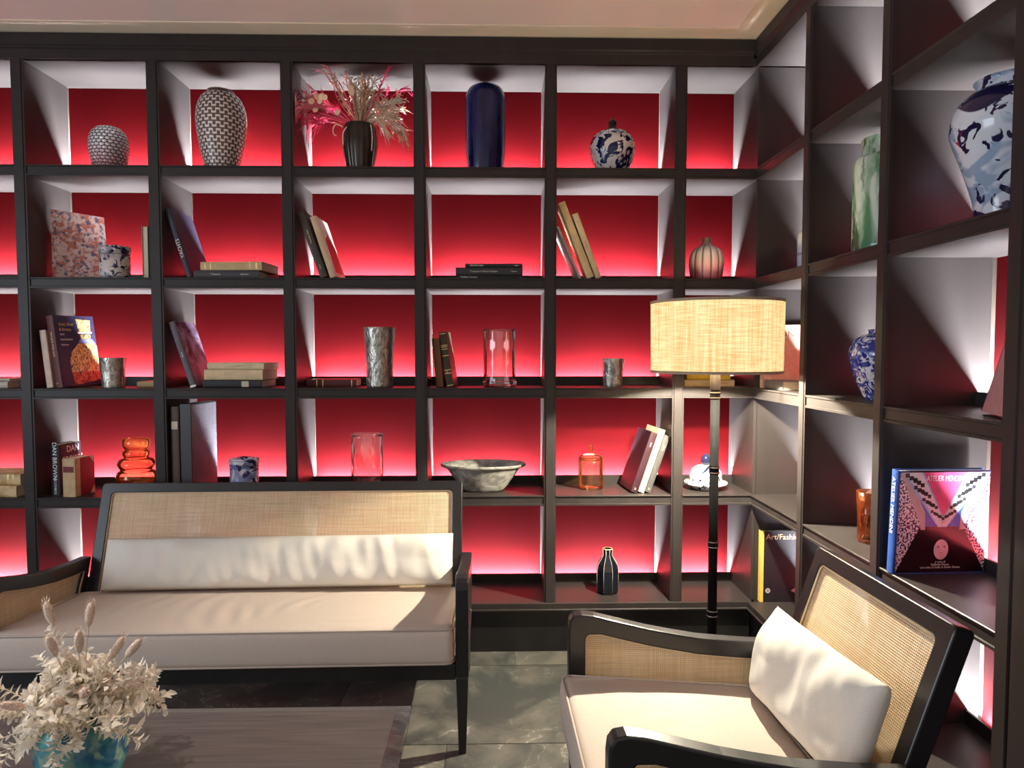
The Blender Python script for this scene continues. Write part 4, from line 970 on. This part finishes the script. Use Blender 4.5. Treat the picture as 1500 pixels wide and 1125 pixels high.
pot('glass_vase', 'amber glass vase of stacked swelling rings beside the half-leather book', 'vase', (-1.597, 3.125), z4,
    open_pot([(0.050, 0.0), (0.056, 0.010), (0.050, 0.022), (0.080, 0.048), (0.084, 0.066), (0.076, 0.086), (0.064, 0.094), (0.074, 0.112), (0.076, 0.126), (0.066, 0.142), (0.050, 0.148), (0.055, 0.164), (0.054, 0.176), (0.046, 0.184), (0.056, 0.200), (0.057, 0.222), (0.050, 0.234)], 0.003, 5), AMB, 56)
def dia(u, v):
    return 1 + 0.03 * abs(math.sin(PI * (u * 14 + v * 4))) * abs(math.sin(PI * (u * 14 - v * 4)))
PKG = glass('peach_cut_glass', (0.98, 0.86, 0.74), 0.08, 0.25, (1.0, 0.80, 0.60), 0.06, (0.95, 0.50, 0.25), 0.05)
cj = pot('candy_jar', 'peach cut-glass candy jar with pointed lid beside the leaning books', 'jar', (0.430, 3.135), z4, [(0.0, 0.003), (0.050, 0.0)] + [(0.0545, 0.005 + 0.011 * k) for k in range(12)] + [(0.051, 0.130), (0.0, 0.128)], PKG, 112, dia)
l = ob('lid', G().lathe([(0.052, 0.131), (0.056, 0.134), (0.056, 0.139), (0.048, 0.148), (0.022, 0.157), (0.010, 0.160), (0.009, 0.166), (0.0, 0.166)], 56), PKG, cj)
ob('lid_knob', G().lathe([(0.0, 0.165), (0.010, 0.165), (0.014, 0.174), (0.009, 0.182), (0.012, 0.190), (0.011, 0.198), (0.0, 0.203)], 20), PKG, l)
STN = two_glaze('grey_stone_bowl', (0.17, 0.16, 0.14), (0.36, 0.34, 0.30), 26, 0.38, 0.62, 0.7, None, (1, 1, 1), 0.4)
pot('stone_bowl', 'wide oval grey stone bowl with flared rim on the shelf right of the sofa back', 'bowl', (-0.055, 3.10), z4,
    [(0.0, 0.0)] + smooth([(0.075, 0.0), (0.090, 0.006), (0.115, 0.035), (0.140, 0.070), (0.160, 0.098), (0.184, 0.110), (0.188, 0.118)], 6) + smooth([(0.186, 0.122), (0.160, 0.112), (0.135, 0.085), (0.105, 0.045), (0.06, 0.026), (0.0, 0.022)], 5), STN, 64, lambda u, v: 1 + 0.012 * math.sin(2 * PI * u * 2 + 1)).scale = (1, 0.62, 1)
PB2 = porcelain('lid_porcelain', (0.80, 0.77, 0.74), (0.012, 0.014, 0.05), 20, 0.60, None, 0.12, seed=7)
ld = pot('covered_dish', 'white porcelain covered dish with navy knob on the shelf behind the lamp pole', 'dish', (0.950, 3.118), z4, [(0.0, 0.0), (0.062, 0.0), (0.064, 0.010), (0.094, 0.022), (0.097, 0.028), (0.094, 0.033), (0.072, 0.037)] + smooth([(0.072, 0.037), (0.072, 0.058), (0.064, 0.084), (0.044, 0.102), (0.020, 0.108)], 5) + [(0.0, 0.108)], PB2, 56)
ob('lid_knob', G().lathe([(0.0, 0.105), (0.013, 0.105), (0.022, 0.120), (0.023, 0.132), (0.017, 0.148), (0.007, 0.158), (0.0, 0.160)], 24), M('knob_navy_glaze', (0.02, 0.022, 0.06), 0.12), ld)
bt = pot('bottle_vase', 'black faceted bottle vase with white seams on the lowest shelf', 'vase', (0.504, 3.10), z5, [(0.0, 0.0), (0.044, 0.0), (0.050, 0.012), (0.051, 0.105), (0.046, 0.130), (0.024, 0.165), (0.0205, 0.172), (0.0225, 0.198), (0.019, 0.199), (0.016, 0.17), (0.0, 0.165)], M('navy_black_glaze', (0.008, 0.010, 0.018), 0.15), 8, None, 'body', 0.30, None, True)
for k in range(8):
    a = 2 * PI * k / 8; pr = [(0.050, 0.012), (0.051, 0.105), (0.046, 0.130), (0.024, 0.165), (0.0205, 0.172), (0.0225, 0.198)]
    ob('seam_line', G().tube([((r + 0.0004) * math.cos(a), (r + 0.0004) * math.sin(a), z) for r, z in pr], 0.0009, 5), M('seam_cream', (0.75, 0.66, 0.50), 0.4), bt)
ob('rim', G().lathe([(0.0225, 0.1975), (0.0232, 0.200), (0.021, 0.202), (0.0185, 0.200), (0.0225, 0.1975)], 8), M('rim_tan', (0.6, 0.42, 0.22), 0.4), bt)
# right run pots
BIG = porcelain('big_jar_porcelain', (0.72, 0.78, 0.88), (0.012, 0.010, 0.06), 15.0, 0.565, (0.32, 0.44, 0.62), 0.10, 0.78, 1.0)
pot('temple_jar', 'large pale blue and white jar with navy shoulder in the right run', 'jar', (1.262, 1.710), z2,
    open_pot([(0.078, 0.0), (0.072, 0.012), (0.076, 0.06), (0.100, 0.14), (0.126, 0.215), (0.130, 0.25), (0.120, 0.29), (0.096, 0.318), (0.078, 0.325), (0.076, 0.345), (0.082, 0.352)], 0.006, 7), BIG, 64)
GRN = two_glaze('green_leaf_glaze', (0.10, 0.26, 0.13), (0.62, 0.74, 0.62), 16, 0.40, 0.58, 0.15, (0.05, 0.10, 0.05), (1, 1, 0.35))
gn = pot('leaf_jar', 'pale green jar painted with leaves in the right run', 'jar', (1.250, 2.225), z2,
    open_pot([(0.098, 0.0), (0.102, 0.02), (0.102, 0.05), (0.102, 0.20), (0.100, 0.285), (0.092, 0.305), (0.078, 0.312), (0.078, 0.36), (0.080, 0.364)], 0.005, 6), GRN, 56)
BW = porcelain('blue_scroll_porcelain', (0.72, 0.74, 0.80), (0.016, 0.03, 0.28), 34, 0.49, (0.10, 0.16, 0.48), 0.12, seed=9)
pot('porcelain_vase', 'round blue and white scroll vase in the right run beside the lamp', 'vase', (1.255, 2.225), z3,
    open_pot([(0.058, 0.0), (0.062, 0.01), (0.088, 0.07), (0.105, 0.13), (0.104, 0.165), (0.084, 0.198), (0.056, 0.210), (0.050, 0.216), (0.052, 0.226)], 0.005, 7), BW, 56)
BRG = glass('brown_tumbler_glass', (0.88, 0.66, 0.52), 0.06, 0.2, (1, 0.8, 0.6), 0.06, (0.5, 0.2, 0.1), 0.05)
pot('glass_tumbler', 'brown faceted glass tumbler on a shelf behind the armchair back', 'glass', (1.222, 2.222), z4, [(0.0, 0.0), (0.040, 0.0), (0.042, 0.006), (0.043, 0.08), (0.047, 0.165), (0.044, 0.165), (0.040, 0.08), (0.038, 0.014), (0.0, 0.012)], BRG, 60, lambda u, v: 1 - 0.05 * abs(math.sin(PI * u * 10)) * (v < 0.7))
pot('white_vase', 'slim pale blue and white vase half hidden in the corner bay', 'vase', (1.290, 2.835), z2, open_pot([(0.055, 0.0), (0.058, 0.02), (0.060, 0.10), (0.058, 0.165), (0.040, 0.185), (0.036, 0.20)], 0.004, 6), vgrad('pale_band_glaze', [(0.0, (0.62, 0.68, 0.85)), (0.38, (0.62, 0.68, 0.85)), (0.42, (0.25, 0.28, 0.4)), (0.46, (0.62, 0.68, 0.85)), (0.85, (0.75, 0.72, 0.62)), (1.0, (0.75, 0.72, 0.62))], 0.2), 40)

# ------------------------------------------------------------------ dried grasses in the fluted vase
bq = thing('dried_grasses', 'pink and cream dried grasses spilling from the fluted vase', 'dried flowers', (-0.588, 3.10, z1 + 0.200))
rnd = random.Random(11)
def plant(name, c, k=0.5):
    m = M(name, c, 0.8, 0, 0.2, 0.12, 30); nt = m.node_tree
    t = nd(nt, 'ShaderNodeBsdfTranslucent'); t.inputs[0].default_value = (*c, 1)
    x = nd(nt, 'ShaderNodeMixShader'); x.inputs[0].default_value = k
    nt.links.new(nt.nodes['Principled BSDF'].outputs[0], x.inputs[1]); nt.links.new(t.outputs[0], x.inputs[2]); nt.links.new(x.outputs[0], nt.nodes['Material Output'].inputs[0])
    return m
PINK = plant('dyed_pink_grass', (0.86, 0.28, 0.34), 0.3); PINK2 = plant('bright_pink_grass', (0.85, 0.05, 0.16), 0.3)
CRM = plant('cream_grass', (0.92, 0.68, 0.50), 0.5); CRW = plant('ivory_grass', (0.95, 0.88, 0.76), 0.6); STRAW = plant('straw_stalk', (0.80, 0.50, 0.34), 0.3)
def smooth3(pts, k=4):
    P_ = [Vector(p) for p in (pts[0],) + tuple(pts) + (pts[-1],)]; out = []
    for i in range(1, len(P_) - 2):
        a, b, c, d = P_[i - 1:i + 3]
        for j in range(k):
            t = j / k
            out.append(0.5 * ((2 * b) + (c - a) * t + (2 * a - 5 * b + 4 * c - d) * t * t + (3 * b - a - 3 * c + d) * t ** 3))
    return out + [P_[-1]]
def bez(p0, d, L, droop, n=9, wob=0.0):
    d = Vector(d).normalized(); pts = []
    for i in range(n + 1):
        t = i / n
        p = Vector(p0) + d * (L * t) + Vector((0, 0, -droop * L * t * t))
        p += Vector((mn.noise(Vector((t * 3, L * 40, d.x * 9))), 0.5 * mn.noise(Vector((t * 3, L * 50, d.z * 9 + 5))), mn.noise(Vector((t * 3, L * 60, d.x * 7 + 9))))) * wob * t
        pts.append(p)
    return pts
def clampz(pts):
    # heads stay under the board above and clear of the back panel
    return [Vector((max(p.x, -0.244), max(-0.118, min(p.y, 0.13)), min(p.z, 0.216))) for p in pts]
def plume(ang, L, droop, m, fil, filL, r=0.0013, name='grass_plume', yd=None, start=0.45):
    g = G(); a = math.radians(ang)
    d = (math.cos(a), yd if yd is not None else rnd.uniform(-0.4, 0.3), math.sin(a))
    p0 = (0.036 * math.cos(a) + rnd.uniform(-0.012, 0.012), rnd.uniform(-0.03, 0.03), 0.010)
    sp = clampz(bez(p0, d, L, droop, 9, 0.03)); g.tube(sp, [r * 1.3 * (1 - 0.6 * i / 9) for i in range(10)], 5)
    for k in range(fil):
        t = start + (1 - start) * k / fil; i = min(8, int(t * 9)); q = sp[i].lerp(sp[i + 1], t * 9 - i)
        dd = (sp[min(9, i + 1)] - sp[i]).normalized() + Vector((rnd.uniform(-0.55, 0.55), rnd.uniform(-0.5, 0.5), rnd.uniform(-0.55, 0.55)))
        f = clampz(bez(q, dd, filL * rnd.uniform(0.5, 1.1), rnd.uniform(0.1, 0.6), 4, 0.01))
        g.tube(f, [r, r * 0.9, r * 0.8, r * 0.6, r * 0.3], 4)
    ob(name, g, m, bq)
for k in range(15):   # feathery pink sweep to the left
    plume(rnd.uniform(132, 176), rnd.uniform(0.22, 0.30), rnd.uniform(0.02, 0.35), PINK if k % 3 else PINK2, 30, 0.075, 0.0016)
for a_, L_ in ((112, 0.31), (118, 0.34), (103, 0.27), (124, 0.30)):
    plume(a_, L_ * 0.85, 0.0, PINK, 9, 0.07, 0.0016, yd=-0.35)
for k in range(20):   # cream wheat in the middle
    plume(rnd.uniform(78, 124), rnd.uniform(0.15, 0.25), 0.05, (CRM, STRAW, CRW)[k % 3], 36, 0.028, 0.0028, 'wheat_head', start=0.25)
for k in range(24):   # drooping ivory grass to the right
    plume(rnd.uniform(18, 82), rnd.uniform(0.16, 0.24), rnd.uniform(0.1, 0.9), (CRW, CRM, CRW)[k % 3], 18, 0.055, 0.0030, 'ivory_grass')
for a_, L_ in ((58, 0.26), (50, 0.27), (64, 0.22)):
    plume(a_, L_, 0.05, PINK2, 34, 0.035, 0.0020, start=0.35)
for a_, L_ in ((200, 0.20), (188, 0.24), (10, 0.15)):
    plume(a_, L_, -0.25, PINK2 if a_ > 90 else CRW, 20, 0.05, 0.0018, yd=-0.3)
LUN = M('honesty_disc', (0.80, 0.55, 0.34), 0.6)
for dx, dz in ((-0.185, 0.115), (-0.160, 0.135), (-0.140, 0.132), (-0.125, 0.128), (-0.170, 0.085), (-0.075, 0.070), (-0.022, 0.175), (-0.014, 0.150), (-0.150, 0.118)):
    a = rnd.uniform(-0.5, 0.5)
    ob('seed_disc', G().prism([(0.0125 * math.cos(q * PI / 7), 0.0125 * math.sin(q * PI / 7)) for q in range(14)], -0.0007, 0.0007, lambda p, q: (p[0], q, p[1])), LUN, bq, loc=(dx, -0.085 + rnd.uniform(-0.02, 0.01), dz - 0.04), rot=(rnd.uniform(-0.3, 0.3), 0, a))
for pts in (((-0.060, -0.06, 0.02), (-0.085, -0.07, 0.028), (-0.098, -0.072, 0.012), (-0.098, -0.072, -0.012), (-0.086, -0.07, -0.020)), ((0.055, -0.055, 0.04), (0.10, -0.06, 0.062), (0.14, -0.06, 0.055), (0.163, -0.06, 0.03), (0.168, -0.06, 0.002)), ((0.05, -0.06, 0.05), (0.085, -0.07, 0.05), (0.11, -0.07, 0.02), (0.115, -0.07, -0.02)), ((0.058, -0.062, 0.03), (0.066, -0.075, -0.02), (0.064, -0.080, -0.085)), ((-0.045, -0.06, 0.02), (-0.056, -0.078, -0.01), (-0.056, -0.082, -0.06))):
    ob('curled_blade', G().tube([Vector((p[0], p[1], p[2] - 0.040)) for p in smooth3(pts)], 0.0026, 6), CRW, bq)

# ------------------------------------------------------------------ bouquet on the coffee table
VX, VY = -0.872, 1.455
TQ = two_glaze('turquoise_drip_glaze', (0.010, 0.09, 0.19), (0.06, 0.26, 0.28), 17, 0.36, 0.58, 0.12, (0.17, 0.30, 0.24), (1, 1, 1), 0.9)
pot('drip_glaze_vase', 'round turquoise vase with crackled drip glaze on the coffee table', 'vase', (VX, VY), tz,
    open_pot([(0.055, 0.0), (0.070, 0.012), (0.084, 0.05), (0.086, 0.09), (0.078, 0.125), (0.062, 0.146), (0.058, 0.150)], 0.006, 7), TQ, 64, lambda u, v: 1 + 0.02 * mn.noise(Vector((u * 9, v * 5, 3))))
fl2 = thing('bleached_bouquet', 'bouquet of bleached leafy sprigs and bunny tails in the turquoise vase', 'dried flowers', (VX, VY, tz + 0.152))
LEAF = plant('bleached_leaf', (0.92, 0.84, 0.73), 0.35); STEM = M('bleached_stem', (0.66, 0.53, 0.38), 0.8)
rnd = random.Random(5)
def leaf(g, p, d, up_, L, W_):
    d = d.normalized(); s_ = d.cross(up_)
    if s_.length < 1e-4: s_ = Vector((1, 0, 0))
    s_.normalize(); n_ = s_.cross(d)
    c = n_ * (W_ * 0.35)
    pts = [p, p + d * L * 0.35 + s_ * W_ * 0.5 + c, p + d * L * 0.7 + s_ * W_ * 0.36 + c * 0.6 - n_ * L * 0.06, p + d * L - n_ * L * 0.16, p + d * L * 0.7 - s_ * W_ * 0.36 + c * 0.6 - n_ * L * 0.06, p + d * L * 0.35 - s_ * W_ * 0.5 + c, p + d * L * 0.35, p + d * L * 0.7 - n_ * L * 0.06]
    g.add(pts, [(0, 1, 6), (0, 6, 5), (1, 2, 7, 6), (6, 7, 4, 5), (2, 3, 7), (7, 3, 4)], True)
def sprig(d, L, droop, nl, dens=1.0):
    sp = [Vector((p.x, p.y, max(p.z, -0.10))) for p in bez((d[0] * 0.035, d[1] * 0.035, 0.0), d, L, droop, 10, 0.05)]
    st = ob('sprig', G().tube(sp, [0.0016 * (1 - 0.6 * i / 10) for i in range(11)], 5), STEM, fl2)
    g = G()
    for k in range(nl):
        t = 0.28 + 0.72 * k / (nl - 1); i = min(9, int(t * 10)); q = sp[i].lerp(sp[i + 1], t * 10 - i)
        tan = (sp[i + 1] - sp[i]).normalized()
        side = Vector((rnd.uniform(-1, 1), rnd.uniform(-1, 1), rnd.uniform(-1, 1)))
        side = (side - tan * side.dot(tan)).normalized()
        leaf(g, q, tan * 0.55 + side * 0.9, tan, rnd.uniform(0.016, 0.027), rnd.uniform(0.008, 0.014))
        leaf(g, q, tan * 0.55 - side * 0.9, tan, rnd.uniform(0.015, 0.025), rnd.uniform(0.008, 0.013))
    ob('leaves', g, LEAF, st)
for k in range(96):
    a = 2 * PI * k / 96 * 13.3; e = math.radians(rnd.choice((18, 30, 42, 55, 68, 82)))
    sprig((math.cos(a) * math.cos(e), math.sin(a) * math.cos(e), math.sin(e)), rnd.uniform(0.085, 0.15), rnd.uniform(0.1, 0.42), rnd.randint(13, 18))
for d, L, dr in (((-0.9, -0.3, 0.45), 0.225, 0.25), ((-0.8, -0.2, 0.55), 0.22, 0.2), ((-0.7, -0.5, 0.10), 0.20, 0.75), ((-0.6, -0.7, 0.15), 0.18, 0.85), ((-0.75, -0.4, 0.12), 0.23, 0.8), ((0.15, -0.8, 0.35), 0.15, 1.15), ((0.2, -0.75, 0.3), 0.12, 1.2), ((0.75, -0.4, 0.35), 0.15, 0.5), ((0.8, 0.1, 0.5), 0.17, 0.35), ((-0.15, -0.1, 0.95), 0.20, 0.05)):
    sprig(d, L, dr, 17)
TAIL = M('bunny_tail_fluff', (0.70, 0.56, 0.46), 0.95, 0, 0.1, 0.2, 260, 0.8)
for d, L in (((-0.16, -0.12, 0.95), 0.225), ((0.13, -0.05, 0.95), 0.212), ((0.55, -0.1, 0.70), 0.185), ((-0.42, -0.75, 0.55), 0.135), ((0.18, -0.8, 0.62), 0.13), ((-0.05, -0.35, 0.9), 0.18), ((0.12, -0.2, 0.95), 0.165), ((0.4, -0.6, 0.6), 0.14), ((0.45, 0.0, 0.85), 0.15)):
    dv = Vector(d).normalized(); sp = bez((0, 0, 0), dv, L, 0.05, 6, 0.0)
    st = ob('bunny_tail', G().tube(sp, 0.0011, 5), STEM, fl2)
    ax = (sp[-1] - sp[-2]).normalized()
    g = G().ball((0, 0, 0.022), (0.0085, 0.0085, 0.026), 20, 14, lambda d_: (1 + 0.10 * mn.noise(d_ * 9)) * (1 - 0.25 * d_.z))
    for k in range(160):
        h_ = rnd.uniform(-0.022, 0.026); r_ = 0.0085 * math.sqrt(max(0.02, 1 - (h_ / 0.027) ** 2)); a = rnd.uniform(0, 2 * PI)
        p = Vector((r_ * math.cos(a), r_ * math.sin(a), 0.022 + h_)); o_ = Vector((math.cos(a), math.sin(a), 1.6)).normalized()
        s_ = Vector((-math.sin(a), math.cos(a), 0)) * 0.0005
        g.add([p + s_, p - s_, p + o_ * 0.008], [(0, 1, 2)])
    ob('tail_head', g, TAIL, st, mtx=Matrix.Translation(sp[-1]) @ ax.to_track_quat('Z', 'Y').to_matrix().to_4x4())
